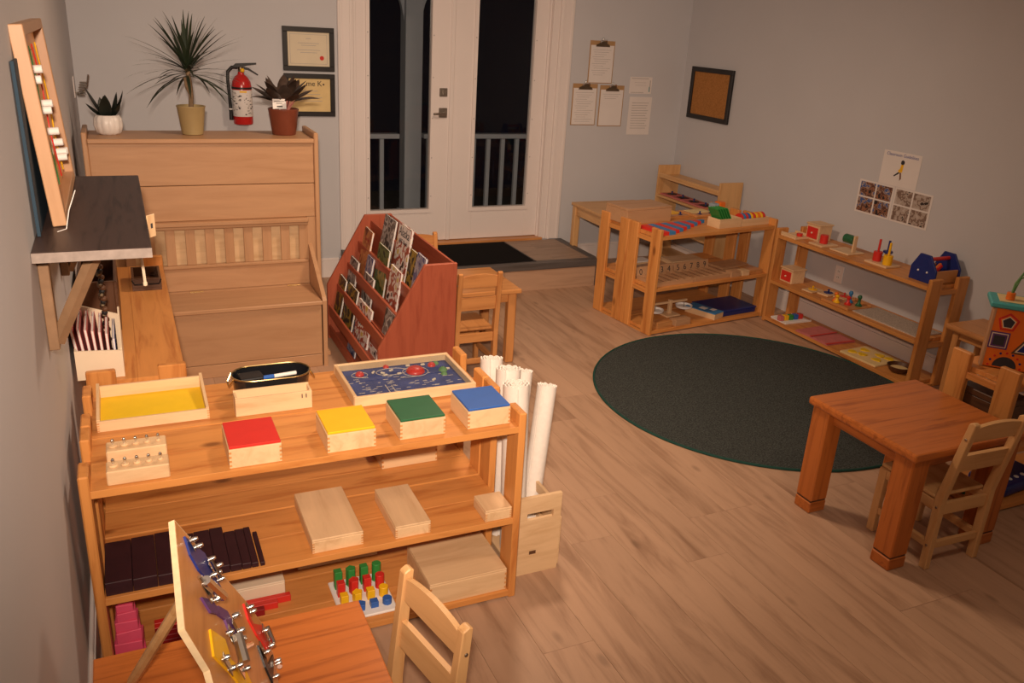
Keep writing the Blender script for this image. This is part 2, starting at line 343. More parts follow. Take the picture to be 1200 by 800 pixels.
# step platform in front of the doors
sp = struct(link('step_platform', None))
PX0, PX1 = 1.42, 3.235
n = 4; dy = (YB-.03-PLAT_Y-.07)/n
for k in range(n):
    for a, b in (((PX0+.05, 2.35), (2.352, PX1-.05)) if k % 2 else ((PX0+.05, 2.9), (2.902, PX1-.05))):
        box('deck_plank', a, b, PLAT_Y+.07+k*dy, PLAT_Y+.07+(k+1)*dy-.002, PLAT_Z-.012, PLAT_Z, 'weathered', sp, .001)
box('nosing', PX0, PX1, PLAT_Y-.012, PLAT_Y+.068, PLAT_Z-.045, PLAT_Z+.004, 'step_nosing', sp, .004)
box('nosing', PX1-.048, PX1+.012, PLAT_Y+.07, YB-.03, PLAT_Z-.045, PLAT_Z+.004, 'step_nosing', sp, .004)
box('nosing', PX0-.012, PX0+.048, PLAT_Y+.07, YB-.03, PLAT_Z-.045, PLAT_Z+.004, 'step_nosing', sp, .004)
box('riser', PX0+.01, 2.45, PLAT_Y, PLAT_Y+.02, 0, PLAT_Z-.046, 'plank', sp, .001)
box('riser', 2.452, PX1-.03, PLAT_Y, PLAT_Y+.02, 0, PLAT_Z-.046, 'plank', sp, .001)
box('corner_trim', PX1-.028, PX1+.004, PLAT_Y-.008, PLAT_Y+.024, 0, PLAT_Z-.046, 'step_nosing', sp, .003)
box('side_riser', PX1-.02, PX1, PLAT_Y+.026, YB-.02, 0, PLAT_Z-.046, 'step_nosing', sp, .001)
box('carcass', PX0+.02, PX1-.03, PLAT_Y+.03, YB-.02, 0, PLAT_Z-.013, 'subfloor', sp, 0)
mt = thing('door_mat', 'black rectangular doormat lying on the step before the glass doors', 'mat', (2.18, 5.70, PLAT_Z))
box('mat_pad', -.53, .53, -.285, .285, 0, .010, 'black_mat', mt, .003)
boxes('mat_border', [(-.545, .545, -.297, -.285, 0, .006), (-.545, .545, .285, .297, 0, .006), (-.545, -.53, -.297, .297, 0, .006), (.53, .545, -.297, .297, 0, .006)], 'black', mt)
# porch outside
struct(box('porch_deck', -.5, 6, YB+.16, 8.6, -.05, .12, 'deck', None, 0))
for (ra, rb, lab) in ((.5, 2.19, 'white porch railing section outside the left door leaf'), (2.41, 5.5, 'white porch railing section outside the right door leaf')):
    pr_ = thing('porch_railing', lab, 'railing', (0, 7.15, .12))
    box('top_rail', ra, rb, -.045, .045, .745, .785, 'porch_white', pr_, .004); box('bottom_rail', ra, rb, -.02, .02, .06, .10, 'porch_white', pr_, .004)
    for k in range(34):
        xx = .62+k*.142
        if ra+.02 < xx < rb-.02: box('baluster', xx-.018, xx+.018, -.018, .018, .10, .745, 'porch_white', pr_, .002)
po = thing('porch_post', 'square white porch post with curved brackets outside the left door', 'post', (2.30, 7.15, .12))
box('shaft', -.075, .075, -.075, .075, 0, 2.6, 'porch_white', po, .004); box('base_collar', -.095, .095, -.095, .095, 0, .12, 'porch_white', po, .006)
for s in (-1, 1):
    pts = [(0, 0)]+[(s*.42*(1-math.cos(a)), .55*math.sin(a)) for a in [k*math.pi/16 for k in range(1, 9)]]+[(0, .55)]
    prism('bracket', [(s*.07+px, py) for px, py in pts], .05, 'porch_white', po, (0, .025, 1.62), (R_(90), 0, 0))
# ceiling lights (the two that light the room)
for (lx, ly, lab) in ((1.65, 3.55, 'round recessed ceiling light above the floor between shelf and rug'), (1.65, .8, 'round recessed ceiling light over the near end of the room')):
    c = thing('ceiling_light', lab, 'light', (lx, ly, ZC))
    lathe('trim_ring', [(.17, 0), (.20, -.004), (.205, -.012), (.20, -.02), (.175, -.022), (.17, -.02)], 'white_paint', c, n=32)
    m, nn, ll, bb = nt('lamp_lens'); bb.inputs['Emission Color'].default_value = WARM+(1,); bb.inputs['Emission Strength'].default_value = 6
    MATS['lamp_lens'] = m
    cyl('lens', .169, .008, 'lamp_lens', c, (0, 0, -.012), n=32)
# rug
rc = onz(950, 480, 0)
RX, RY, RR = 3.095, 3.326, .906
ru = thing('round_rug', 'round charcoal rug with dark green bound edge on the plank floor', 'rug', (RX, RY, 0))
cyl('pile', RR-.012, .008, 'rug_pile', ru, n=96)
tube('binding', [((RR-.007)*math.cos(a), (RR-.007)*math.sin(a), .006) for a in [2*math.pi*k/96 for k in range(96)]], .0065, 'rug_edge', ru, 6, close=True)

# ================================================================== SHELF UNITS
def shelf_unit(label, loc, rz, L, D=.31, H=.70, zs=(.03, .318, .655), wood_='pine', pw=.09, t=.026, th=.022, rails=True):
    """open shelf, front at local y=0, length along local x, pairs of upright boards at both ends"""
    s = thing('shelf_unit', label, 'shelf', loc, rz)
    for x0 in (0, L-t):
        for y0 in (0, D-pw):
            box('upright', x0, x0+t, y0, y0+pw, 0, H, wood_, s, .004)
        if rails:
            for z in zs: box('end_rail', x0+.003, x0+t-.003, pw, D-pw, z-th-.028, z-th, wood_, s, .001)
    for z in zs:
        h = (D-.002)/2
        box('shelf_board', t, L-t, 0.002, h, z-th, z, wood_, s, .0007); box('shelf_board', t, L-t, h+.0004, D-.002, z-th, z, wood_, s, .0007)
    return s
AX, AY = -.186, 2.15
ZT, ZM, ZB = .655, .318, .03
shelf_unit('pine shelf holding the boxes with red, yellow, green and blue lids', (AX, AY, 0), 0, 1.276, .305)
shelf_unit('pine shelf back to back with the lidded-box shelf, under the yellow tray', (AX, AY+.309, 0), 0, 1.276, .305)
shelf_unit('pine shelf along the left wall, topped by the booklet holder', (.130, 2.862, 0), 90, 1.45, .31)
MR = 7
MO = Vector((3.0, 4.265, 0)); mrm = Matrix.Rotation(R_(MR), 3, 'Z')
shelf_unit('pine shelf beside the rug with red and blue rods on its top', MO, MR, 1.05, .31)
M2O = MO + mrm @ Vector((0, .316, 0))
shelf_unit('pine shelf behind the rod shelf, topped by a large lidded wooden box', M2O, MR, 1.02, .30)
RO = Vector((3.98, 4.335, 0)); RZ = (.036, .30, .617)
shelf_unit('long pine shelf under the photo sheets, blue toolbox on its end', RO, -90, 1.27, .30, .66, RZ)
shelf_unit('pine shelf carrying the orange activity cube', (3.165, 1.95, 0), 0, 1.0, .315, .66, (.03, .31, .60))
lb = thing('low_bench', 'low wooden bench end between long shelf and activity cube, against right wall', 'bench', (3.97, 2.36, 0))
box('bench_top', 0, .30, 0, .56, .435, .468, 'honey', lb, .012, seg=2)
for xx in (.03, .235):
    for yy in (.03, .49): box('leg', xx, xx+.035, yy, yy+.035, 0, .435, 'honey', lb, .003)
box('apron', .04, .26, .05, .51, .39, .435, 'honey', lb, .002)
# light corner shelf along the right wall
kx = thing('corner_shelf', 'pale wooden corner shelf with tall end panels and a row of red insets', 'shelf', (4.065, 5.93, 0), -90)
KL, KD = .84, .215
for x0 in (0, KL-.018): box('end_panel', x0, x0+.018, 0, KD, 0, .815, 'beech', kx, .003)
for z in (.10, .34, .575, .735): box('shelf_board', .018, KL-.018, 0, KD, z-.018, z, 'beech', kx, .002)
box('top_lip', .018, KL-.018, .0, .014, .735, .755, 'beech', kx, .002)
# ================================================================== LARGE FURNITURE
# storage bench with tall back, standing free of the back wall
cb = thing('storage_bench', 'pale wooden storage bench with slatted tall back, plants standing on top', 'bench', (0, 0, 0))
CX0, CX1, CF, CS, CB_ = -.175, .985, 4.36, 4.70, 5.02
CT = 1.20
for x0 in (CX0, CX1-.024):
    box('side_panel', x0, x0+.024, CS-.005, CB_, 0, CT+.03, 'maple', cb, .004)
BX0 = CX0+.024
# lower box
box('front_panel', BX0, CX1-.075, CF+.004, CF+.024, .075, .36, 'maple', cb, .001)
box('plinth', BX0, CX1-.075, CF, CF+.024, 0, .072, 'maple', cb, .002)
st = box('seat_lid', BX0, CX1-.07, CF-.012, CS-.03, .362, .384, 'maple', cb, .004)
box('seat_rail', BX0, CX1-.07, CS-.028, CS, .362, .384, 'maple', cb, .002)
for xx in (.30, .82): box('hinge', xx-.035, xx+.035, CS-.034, CS-.022, .384, .388, 'gold', cb, .001)
ax0 = CX1-.068
prism('arm_panel', [(CF, 0), (CS+.02, 0), (CS+.02, .62), (CS-.015, .60), (CF+.015, .40), (CF, .38)], .022, 'maple', cb, (ax0, 0, 0), (R_(90), 0, R_(90)), grain=(1, 2, 1))
# back rest
box('lower_back_board', BX0, CX1-.072, CS, CS+.02, .384, .51, 'maple', cb, .001)
box('slat_bottom_rail', BX0, CX1-.072, CS-.012, CS+.024, .51, .528, 'maple', cb, .004)
box('ledge', BX0, CX1-.07, CS-.03, CS+.03, .745, .768, 'maple', cb, .004)
box('ledge_mould', BX0, CX1-.07, CS-.018, CS+.02, .727, .745, 'maple', cb, .004)
box('slat_backing', BX0, CX1-.072, CS+.03, CS+.036, .52, .74, 'birch', cb, .001)
for k in range(12):
    xx = BX0+.04+k*.1
    if xx < CX1-.09: box('slat', xx-.024, xx+.024, CS+.002, CS+.018, .528, .728, 'maple', cb, .002)
for z0, z1 in ((.769, .955), (.958, 1.175)): box('back_board', BX0, CX1-.024, CS+.008, CS+.028, z0, z1, 'maple', cb, .003)
box('top_board', BX0, CX1-.024, CS-.012, CB_, 1.176, CT, 'maple', cb, .004)
box('inner_floor', BX0, CX1-.024, CF+.03, CB_-.01, .05, .07, 'maple', cb, .001)
box('rear_panel', BX0, CX1-.024, CB_-.012, CB_, .02, 1.176, 'maple', cb, .001)

box('filler_board', CX1-.0718, CX1-.0242, CS+.008, CS+.028, .38, .768, 'maple', cb, .001)
# red-brown book display rack, faces the left wall
rk = thing('book_rack', 'red-brown tiered book display rack full of picture books', 'bookcase', (0, 0, 0))
RKB, RKY0, RKY1 = 1.43, 3.68, 4.80
side = [(1.035, 0), (RKB, 0), (RKB, .75), (1.265, .75), (1.035, .34)]
for y0 in (RKY0, RKY1-.02):
    prism('side_panel', side, .02, 'cherry', rk, (0, y0+.02, 0), (R_(90), 0, 0), .003, grain=(1, 2, 1))
box('back_panel', RKB-.014, RKB-.002, RKY0+.02, RKY1-.02, .02, .745, 'cherry', rk, .001)
tiers = []      # (front x, base z) of each book pocket
for k in range(5):
    x, z = ((1.050, .035), (1.052, .165), (1.104, .292), (1.168, .42), (1.234, .545))[k]
    tiers.append((x, z))
    box('tier_floor', x, x+.075, RKY0+.02, RKY1-.02, z-.012, z, 'cherry', rk, .001)
    box('tier_lip', x-.012, x, RKY0+.02, RKY1-.02, z-.014, z+.052, 'cherry', rk, .002)
    box('tier_back', x+.065, x+.075, RKY0+.02, RKY1-.02, z, min(z+.17, .742), 'cherry', rk, .001)
books = [  # tier, px of the top edge centre, width, height, cover, label
    (4, (458, 295), .19, .25, 'cover_grey', 'grey picture book in the top tier of the red-brown rack'),
    (4, (478, 300), .20, .26, 'cover_white', 'white picture book titled Alaska in the rack'),
    (4, (497, 325), .13, .20, 'cover_blue', 'blue edged paperback beside the rack\'s near side panel'),
    (4, (490, 322), .10, .19, 'cover_dark', 'dark thin paperback behind the rack\'s near side panel'),
    (3, (428, 300), .17, .26, 'cover_orange', 'tan orange picture book at the far end of the rack'),
    (3, (450, 330), .20, .24, 'cover_green', 'green picture book with leafy cover in the rack'),
    (3, (436, 325), .11, .15, 'cover_blue', 'small blue book between tan and green books in the rack'),
    (3, (468, 345), .18, .20, 'cover_white', 'white book with colourful figures below the Alaska book'),
    (2, (415, 318), .16, .21, 'cover_grey', 'thick grey illustrated book at the far end of a middle tier'),
    (2, (425, 360), .17, .20, 'cover_grey', 'pale grey book tucked behind the yellow and black book'),
    (2, (455, 385), .14, .16, 'cover_grey', 'rounded shape board book in the middle tier near the end panel'),
    (1, (412, 365), .19, .22, 'cover_dark', 'yellow and black picture book in a lower tier of the rack'),
    (1, (430, 370), .24, .20, 'cover_white', 'wide white edged book leaning forward in the lower tier'),
    (1, (392, 350), .16, .22, 'cover_dark', 'dark brown hardback at the far low corner of the rack'),
    (0, (402, 380), .15, .17, 'cover_blue', 'blue book in the lowest tier of the rack'),
    (0, (415, 392), .26, .16, 'cover_white', 'wide thin book with white pages in the lowest tier')]
slots = {4: [4.40, 4.14, 3.80, 3.93], 3: [4.62, 4.30, 4.46, 4.02], 2: [4.66, 4.35, 3.86], 1: [4.50, 4.24, 4.70], 0: [4.40, 4.10]}
cnt = {k: 0 for k in range(5)}
for (tk, px, bw, bh, cov, lab) in books:
    tx, tz = tiers[tk]; yy = slots[tk][cnt[tk]]; cnt[tk] += 1
    th = .012 if tk else .009
    off = .012+.011*(cnt[tk] % 3)
    lean = R_(9+2*(cnt[tk] % 2)); bh *= 1.1; bw *= 1.05
    b = tag(link('picture_book', None, None, (tx+off, yy, tz+.001), (0, lean, R_(random.uniform(-2, 2)))), lab, 'book')
    edge = 'bronze' if cov == 'cover_dark' and tk == 1 and cnt[tk] == 3 else 'paper'
    box('page_block', .0016, th-.0016, -bw/2+.004, bw/2-.002, .002, bh-.003, 'paper', b, 0)
    box('front_cover', 0, .0016, -bw/2, bw/2, 0, bh, cov, b, 0); box('back_cover', th-.0016, th, -bw/2, bw/2, 0, bh, cov, b, 0)
    box('spine', 0.0002, th-.0002, bw/2, bw/2+.0015, 0, bh, cov, b, 0)
    if 'Alaska' in lab and 'titled' in lab:
        box('title_band', -.0006, 0, -bw/2+.006, bw/2-.006, bh*.70, bh-.008, 'paper', b, 0)
        text('title', 'Alaska', .066, 'ink', b, (-.0010, 0, bh*.86), (R_(90), 0, R_(-90)))
        text('subtitle', 'ABC Book', .030, 'ink', b, (-.0010, 0, bh*.70), (R_(90), 0, R_(-90)))
    if cov == 'cover_orange': text('title', 'Stories', .032, 'dark_red', b, (-.0006, 0, bh*.80), (R_(90), 0, R_(-90)))

# ---- tables
def table(name, label, x0, x1, y0, y1, z, wd, leg=.06, top=.03, inset=.03, apron=.06, cat='table', rz=0, collar=False, tb=.006):
    cx, cy = (x0+x1)/2, (y0+y1)/2; hx, hy = (x1-x0)/2, (y1-y0)/2
    t = thing(name, label, cat, (cx, cy, 0), rz)
    box('table_top', -hx, hx, -hy, hy, z-top, z, wd, t, tb, seg=2)
    for sx in (-1, 1):
        for sy in (-1, 1):
            ax, ay = sx*(hx-inset-leg/2), sy*(hy-inset-leg/2)
            o = box('leg', ax-leg/2, ax+leg/2, ay-leg/2, ay+leg/2, .055 if collar else 0, z-top, wd, t, .005)
            if collar:
                box('foot', -leg/2, leg/2, -leg/2, leg/2, -(z-top-.055)/2-.055, -(z-top-.055)/2-.006, wd, o, .004)
                box('foot_groove', -leg/2+.004, leg/2-.004, -leg/2+.004, leg/2-.004, -(z-top-.055)/2-.007, -(z-top-.055)/2+.001, 'dark_brown', o, 0)
    ix, iy = hx-inset-leg, hy-inset-leg
    for s in (-1, 1):
        yy = s*(hy-inset-leg/2); box('apron', -ix, ix, yy-.011, yy+.011, z-top-apron, z-top, wd, t, .001)
        xx = s*(hx-inset-leg/2); box('apron', xx-.011, xx+.011, -iy, iy, z-top-apron, z-top, wd, t, .001)
    return t
table('play_table', 'square orange-stained wooden table with chunky legs beside the rug', 2.455, 3.06, 1.785, 2.325, .50, 'orange_oak', .088, .034, .016, .055, collar=True, tb=.010)
table('oak_table', 'oak-grained table bearing the latch board, in front of the box shelf', -.165, .425, 1.115, 1.69, .50, 'orange_oak', .05, .025, .03, .06, tb=.003)
table('honey_table', 'small honey-coloured table behind the book rack near the step', 1.46, 1.985, 4.09, 4.56, .45, 'honey', .05, .026, .02, .055, tb=.006)
table('pale_table', 'small pale wooden table beside the clipboard wall at the step\'s end', 3.215, 3.80, 5.33, 5.83, .55, 'beech', .05, .022, .008, .075, tb=.004)
# ---- chairs: local frame, back at y=0, sitter faces +y, width along x
def chair(label, loc, rz, wd, W=.26, D=.28, SH=.30, BH=.62, tilt=.05, rails=2, arch=.012):
    c = thing('child_chair', label, 'chair', loc, rz); p = .032
    hw = W/2
    for sx in (-1, 1):
        x0 = sx*hw-p/2
        # raked rear post, one piece from floor to top
        prof = [(0+.0, 0), (p, 0), (p+.006, SH), (p-tilt, BH-.008), (p*.5-tilt, BH), (-tilt+.004, BH-.006), (.004, SH)]
        o = prism('rear_post', prof, p*.8, wd, c, (x0+p*.1, 0, 0), (R_(90), 0, R_(90)), .003, grain=(1, 2, 1))
        lx = sx*(hw-.001)
        box('front_leg', lx-p*.4, lx+p*.4, D-.006, D+.028, 0, SH-.016, wd, c, .003)
        box('side_rail', lx-.009, lx+.009, p+.004, D-.006, SH-.055, SH-.017, wd, c, .002)
        box('side_stretcher', lx-.009, lx+.009, p+.002, D-.006, .085, .115, wd, c, .002)
        for zz in (SH-.036, .10, BH-.07): cyl('bolt', .005, .003, 'pewter', c, (sx*(hw+p*.4)+(0 if sx > 0 else -.003), p*.5-(tilt*.78 if zz > SH else -.003), zz), (0, R_(90), 0), 8)
    box('seat', -hw-.004, hw+.004, p+.012, D+.03, SH-.016, SH, wd, c, .006)
    ins = hw-p*.4
    def rail(z0, z1, top_arch):
        n = 8; f = lambda z: p*.35-(z-SH)/(BH-SH)*tilt if z > SH else p*.35
        poly = [(-ins, z0), (ins, z0)]+[(ins-2*ins*k/n, z1+top_arch*math.sin(math.pi*k/n)) for k in range(n+1)]
        zc = (z0+z1)/2; ang = math.atan2(tilt, BH-SH)
        poly = [(x, z-zc) for x, z in poly]
        prism('back_rail', poly, .015, wd, c, (0, f(zc)+.015, zc), (R_(90)+(ang if zc > SH else 0), 0, 0), .002)
    rail(BH-.085, BH-.022, arch)
    if rails > 1: rail(BH-.215, BH-.14, 0)
    rail(SH-.07, SH-.02, 0)
    box('front_stretcher', -ins, ins, D+.002, D+.02, .15, .18, wd, c, .002)
    box('rear_stretcher', -ins, ins, .008, .024, .085, .115, wd, c, .002)
    return c
chair('pale wooden child chair pushed under the square orange table', (2.755, 1.752, 0), -2, 'beech', .25, .275, .30, .635)
chair('pale wooden child chair drawn up to the oak table with latch board', (.545, 1.502, 0), 103, 'beech', .25, .27, .30, .615, .03)
chair('honey-coloured child chair between book rack and small honey table', (1.662, 3.95, 0), 0, 'honey', .225, .27, .28, .615, .03)
chair('honey-coloured child chair on the step side of the small honey table', (1.615, 4.845, 0), 181, 'honey', .23, .25, .28, .61, .03)
ORDW = ('', '', 'second ', 'third ', 'fourth ', 'fifth ', 'sixth ', 'seventh ', 'eighth ', 'ninth ')
def ORD(sup, k, inf, n): return sup if k == 0 else (inf if k == n-1 else ORDW[k+1]+sup)
# ================================================================== ON THE LIDDED-BOX SHELF
def joints(parent, x, y, z0, z1, d, wd='dark_brown'):
    """finger joints: short end-grain strips at a box corner, on the front face"""
    n = 4; h = (z1-z0)/(2*n)
    for k in range(n):
        box('finger_joint', x if d > 0 else x-.007, x+.007 if d > 0 else x, y-.0006, y+.002, z0+2*k*h+h*.3, z0+2*k*h+h*1.2, 'honey', parent, 0)
def wbox(label, x0, x1, y0, y1, z, h, lid=None, wd='birch', lidh=.008, name='wooden_box', rz=0, cat='box', fj=True):
    t = thing(name, label, cat, ((x0+x1)/2, (y0+y1)/2, z), rz); hx, hy = (x1-x0)/2, (y1-y0)/2
    b = box('body', -hx, hx, -hy, hy, 0, h-lidh, wd, t, .0015)
    if lid: box('lid', -hx+.002, hx-.002, -hy+.002, hy-.002, h-lidh+.0004, h, lid, t, .0015)
    else: box('lid', -hx, hx, -hy, hy, h-lidh+.0008, h, wd, t, .0015)
    if fj: joints(t, -hx, -hy, .004, h-lidh-.002, 1); joints(t, hx, -hy, .004, h-lidh-.002, -1)
    return t
wbox('light wooden box with a glossy red lid', .187, .330, 2.162, 2.326, ZT, .066, 'red')
wbox('light wooden box with a yellow lid beside the red-lidded box', .459, .603, 2.166, 2.325, ZT, .066, 'yellow')
wbox('light wooden box with a dark green lid', .681, .826, 2.180, 2.336, ZT, .066, 'green')
wbox('light wooden box with a blue lid at the shelf end', .901, 1.046, 2.184, 2.340, ZT, .068, 'blue')
wbox('long plain wooden box on the middle shelf below the yellow-lidded box', .407, .564, 2.172, 2.455, ZM, .048)
wbox('narrow plain wooden box on the middle shelf', .664, .780, 2.164, 2.405, ZM, .044)
wbox('small square wooden box at the right end of the middle shelf', .966, 1.060, 2.158, 2.262, ZM, .042)
wbox('pale wooden box at the back of the middle shelf', .745, .955, 2.60, 2.74, ZM, .085)
wbox('large flat wooden box on the bottom shelf', .782, 1.058, 2.162, 2.41, ZB, .085)
wbox('long cream box on the bottom shelf behind the red rods', .02, .352, 2.374, 2.448, ZB, .066, wd='cream', fj=False)
wbox('cream box on the bottom shelf behind the peg board', .417, .70, 2.502, 2.62, ZB, .07, wd='cream', fj=False)
# yellow tray
t = thing('yellow_tray', 'open wooden tray with bright yellow bottom', 'tray', (.012, 2.617, ZT)); hx, hy = .157, .118
box('tray_floor', -hx+.006, hx-.006, -hy+.006, hy-.006, .004, .012, 'tray_yellow', t, 0)
box('front_wall', -hx, hx, -hy, -hy+.009, 0, .034, 'birch', t, .001); box('rear_wall', -hx, hx, hy-.009, hy, 0, .05, 'birch', t, .001)
for s in (-1, 1):
    xx = s*(hx-.0045)
    prism('side_wall', [(-hy+.009, 0), (hy-.009, 0), (hy-.009, .062), (hy-.05, .056), (-hy+.009, .036)], .009, 'birch', t, (xx-.0045, 0, 0), (R_(90), 0, R_(90)))
joints(t, hx, -hy, .002, .032, -1); joints(t, -hx, -hy, .002, .032, 1)
# pencil tray + black wire basket with marker
p = thing('card_box', 'narrow pale wooden box in front of the black basket', 'box', (.363, 2.515, ZT)); hx, hy = .118, .03
box('front_wall', -hx, hx, -hy, -hy+.007, 0, .060, 'birch', p, .001); box('rear_wall', -hx, hx, hy-.007, hy, 0, .066, 'birch', p, .001)
for s in (-1, 1): box('end_wall', s*(hx-.0035)-.0035, s*(hx-.0035)+.0035, -hy+.007, hy-.007, 0, .062, 'birch', p, .001)
box('box_floor', -hx+.007, hx-.007, -hy+.007, hy-.007, 0, .006, 'birch', p, 0)
boxes('printed_mark', [(.085, .088, -hy-.0006, -hy, .038, .052), (.098, .101, -hy-.0006, -hy, .038, .052)], 'ink', p)
bk = thing('black_basket', 'black oblong basket with gold wire rim, holding a marker', 'basket', (.378, 2.635, ZT))
def stadium(L, W, n=8):
    r = W/2; a = [( L/2-r+r*math.cos(t), r*math.sin(t)) for t in [(-.5+k/n)*math.pi for k in range(n+1)]]
    return a+[(-x, -y) for x, y in a]
def loft(name, rings, mat, parent, cap=True, loc=(0, 0, 0)):
    bm = bmesh.new(); vs = [[bm.verts.new(p) for p in r] for r in rings]; n = len(vs[0])
    for a, b in zip(vs, vs[1:]):
        for i in range(n): bm.faces.new((a[i], a[(i+1) % n], b[(i+1) % n], b[i]))
    if cap: bm.faces.new(vs[0]); bm.faces.new(vs[-1])
    return link(name, finish(bm, name, M(mat), True), parent, loc)
sd = stadium(.25, .13)
loft('shell', [[(x*.92, y*.92, 0) for x, y in sd], [(x, y, .075) for x, y in sd], [(x*.97, y*.95, .075) for x, y in sd], [(x*.89, y*.87, .006) for x, y in sd]], 'black_gloss', bk)
tube('rim_wire', [(x*1.01, y*1.01, .077) for x, y in sd], .0025, 'gold', bk, 6, close=True)
for s in (-1, 1): tube('end_loop', [(s*.122, -.03, .075), (s*.137, -.02, .05), (s*.137, .02, .05), (s*.122, .03, .075)], .003, 'gold', bk, 6)
mk = thing('marker_pen', 'blue and white marker lying across the black basket', 'marker', (.395, 2.622, ZT+.066), 8)
cyl('barrel', .0065, .075, 'white', mk, (-.01, 0, 0), (0, R_(90), 0)); cyl('cap', .0075, .036, 'blue', mk, (-.046, 0, 0), (0, R_(90), 0))
pc = thing('black_case', 'small black case lying in the basket next to the marker', 'case', (.312, 2.635, ZT+.048), 6)
box('case_body', -.038, .038, -.03, .03, 0, .026, 'black', pc, .006, seg=2); boxes('case_flap', [(-.036, .036, -.031, .0, .0262, .028)], 'frame_black', pc)
# blue felt relief board under a glass lid
g = thing('relief_board', 'framed blue felt board with red domes under clear cover', 'board game', (.820, 2.588, ZT)); hx, hy = .212, .148
for s in (-1, 1):
    box('frame_rail', -hx, hx, s*(hy-.006)-.006, s*(hy-.006)+.006, 0, .036, 'birch', g, .002)
    box('frame_rail', s*(hx-.006)-.006, s*(hx-.006)+.006, -hy+.012, hy-.012, 0, .036, 'birch', g, .002)
box('felt', -hx+.012, hx-.012, -hy+.012, hy-.012, .002, .010, 'blue_felt', g, 0)
box('clear_cover', -hx+.012, hx-.012, -hy+.012, hy-.012, .0315, .0325, 'pane_glass', g, 0)
for (x, y, r, m) in ((-.135, .085, .016, 'red'), (.062, .062, .034, 'red'), (.135, .098, .015, 'red'), (-.028, .128, .011, 'red'), (.16, .045, .016, 'glue_green'), (.155, .11, .012, 'glue_green'), (.152, .01, .012, 'glue_green')):
    sphere('dome', r, m, g, (x, y, .010), True, .62 if r > .02 else .9)
for (x, y) in ((-.055, .075), (-.02, .09), (.0, .055), (-.05, .055), (.105, .11), (.05, .115), (.10, -.03), (.18, .05), (-.085, .09)):
    box('shell_piece', x-.008, x+.008, y-.004, y+.004, .010, .017, 'cream', g, .002, (0, 0, random.uniform(-1, 1)))
for cx, cy, a, b in ((-.02, .085, .055, .03), (.062, .062, .046, .042), (-.135, .085, .028, .024)):
    tube('ring_line', [(cx+a*math.cos(t), cy+b*math.sin(t), .0105) for t in [2*math.pi*k/28 for k in range(28)]], .0011, 'cream', g, 4, close=True)
dash = []
for k in range(95):
    x, y = random.uniform(-.19, .19), random.uniform(-.125, .06); l = random.uniform(.004, .011)
    if (x-.062)**2+(y-.062)**2 > .04**2: dash.append((x-l, x+l, y-.0007, y+.0007, .010, .0108))
dash += [(-.075, -.0725, -.125, -.02, .010, .0108), (-.055, -.0525, -.125, -.03, .010, .0108)]
sd_ = boxes('stitches', dash, 'cream', g); sd_['kind'] = 'stuff'
# cylinder blocks
for k, (yy, lab) in enumerate(((2.282, 'knobbed cylinder block standing behind its twin'), (2.166, 'knobbed cylinder block at the front edge of the top shelf'))):
    c = thing('cylinder_block', lab, 'wooden block', (-.119, yy, ZT)); Lb = .154
    box('block', 0, Lb, 0, .062, 0, .042, 'birch', c, .003)
    for j in range(5):
        x = .018+j*.029; r = .012-.0014*j
        cy_ = cyl('cylinder', r, .006, 'birch', c, (x, .031, .0415));
        lathe('knob', [(.0022, .004), (.0022, .012), (.0042, .014), (.005, .018), (.003, .022), (0, .0225)], 'chrome', cy_, n=10)
# broad stair of dark prisms
x = -.157
for k in range(10):
    wv = .070-.0062*k
    o = thing('brown_prism', '%s of ten dark purple-brown prisms laid side by side on the middle shelf' % ORD('widest', k, 'narrowest', 10), 'prism', (x, 2.163, ZM), 0, 'broad stair prisms')
    box('prism_body', 0, wv-.001, 0, .205+.012*(k % 3)-.004*k, 0, .042-.0032*k, 'stair', o, .0015)
    x += wv+(.0 if k < 8 else .004)
# pink tower
zz = ZB; s_ = .082; k = 0
while k < 9:
    o = tag(box('pink_cube', -.118-s_/2, -.118+s_/2, 2.245-s_/2, 2.245+s_/2, zz, zz+s_*.54, 'pink', None, .0015, (0, 0, R_(random.uniform(-5, 5)))), '%s block of the pink tower on the bottom shelf' % ORD('largest', k, 'smallest', 9), 'block', 'pink tower blocks')
    zz += s_*.54; s_ -= .0075; k += 1
# red rods on the bottom shelf
for k in range(7):
    tag(box('red_rod', -.05, .365-.045*k, 2.348-.022*k, 2.368-.022*k, ZB, ZB+.024, 'dark_red' if k > 1 else 'red', None, .001), '%s of the graded red rods on the bottom shelf' % ORD('longest', k, 'shortest', 7), 'rod', 'red rods')
# geometric peg board
gb = thing('peg_board', 'white peg board on the bottom shelf with rows of green, red and yellow pegs', 'peg board', (.588, 2.285, ZB))
box('board', -.092, .092, -.105, .105, 0, .010, 'white', gb, .003)
rows = (('green', .066, .068), ('red', .024, .052), ('yellow', -.022, .036), ('blue', -.066, .022))
nn = 0
for cn, yy, hh in rows:
    for j in range(4):
        xx = -.066+.044*j; o = tag(link('geometric_peg', None, None, (.588+xx, 2.285+yy, ZB+.010)), '%s %s peg standing on the white peg board' % (('square', 'five-sided', 'square', 'round')[j], cn), 'peg', '%s pegs' % cn)
        mt_ = {'green': 'bright_green', 'red': 'red', 'yellow': 'yellow', 'blue': 'blue'}[cn]; r = .0155
        if j == 3: cyl('peg_body', r, hh, mt_, o)
        else:
            ns = (4, 5, 4)[j]; a0 = (math.pi/4, math.pi/2, math.pi/4)[j]
            prism('peg_body', [((r*1.15)*math.cos(a0+2*math.pi*i/ns), (r*1.15)*math.sin(a0+2*math.pi*i/ns)) for i in range(ns)], hh, mt_, o, bev=.0012)
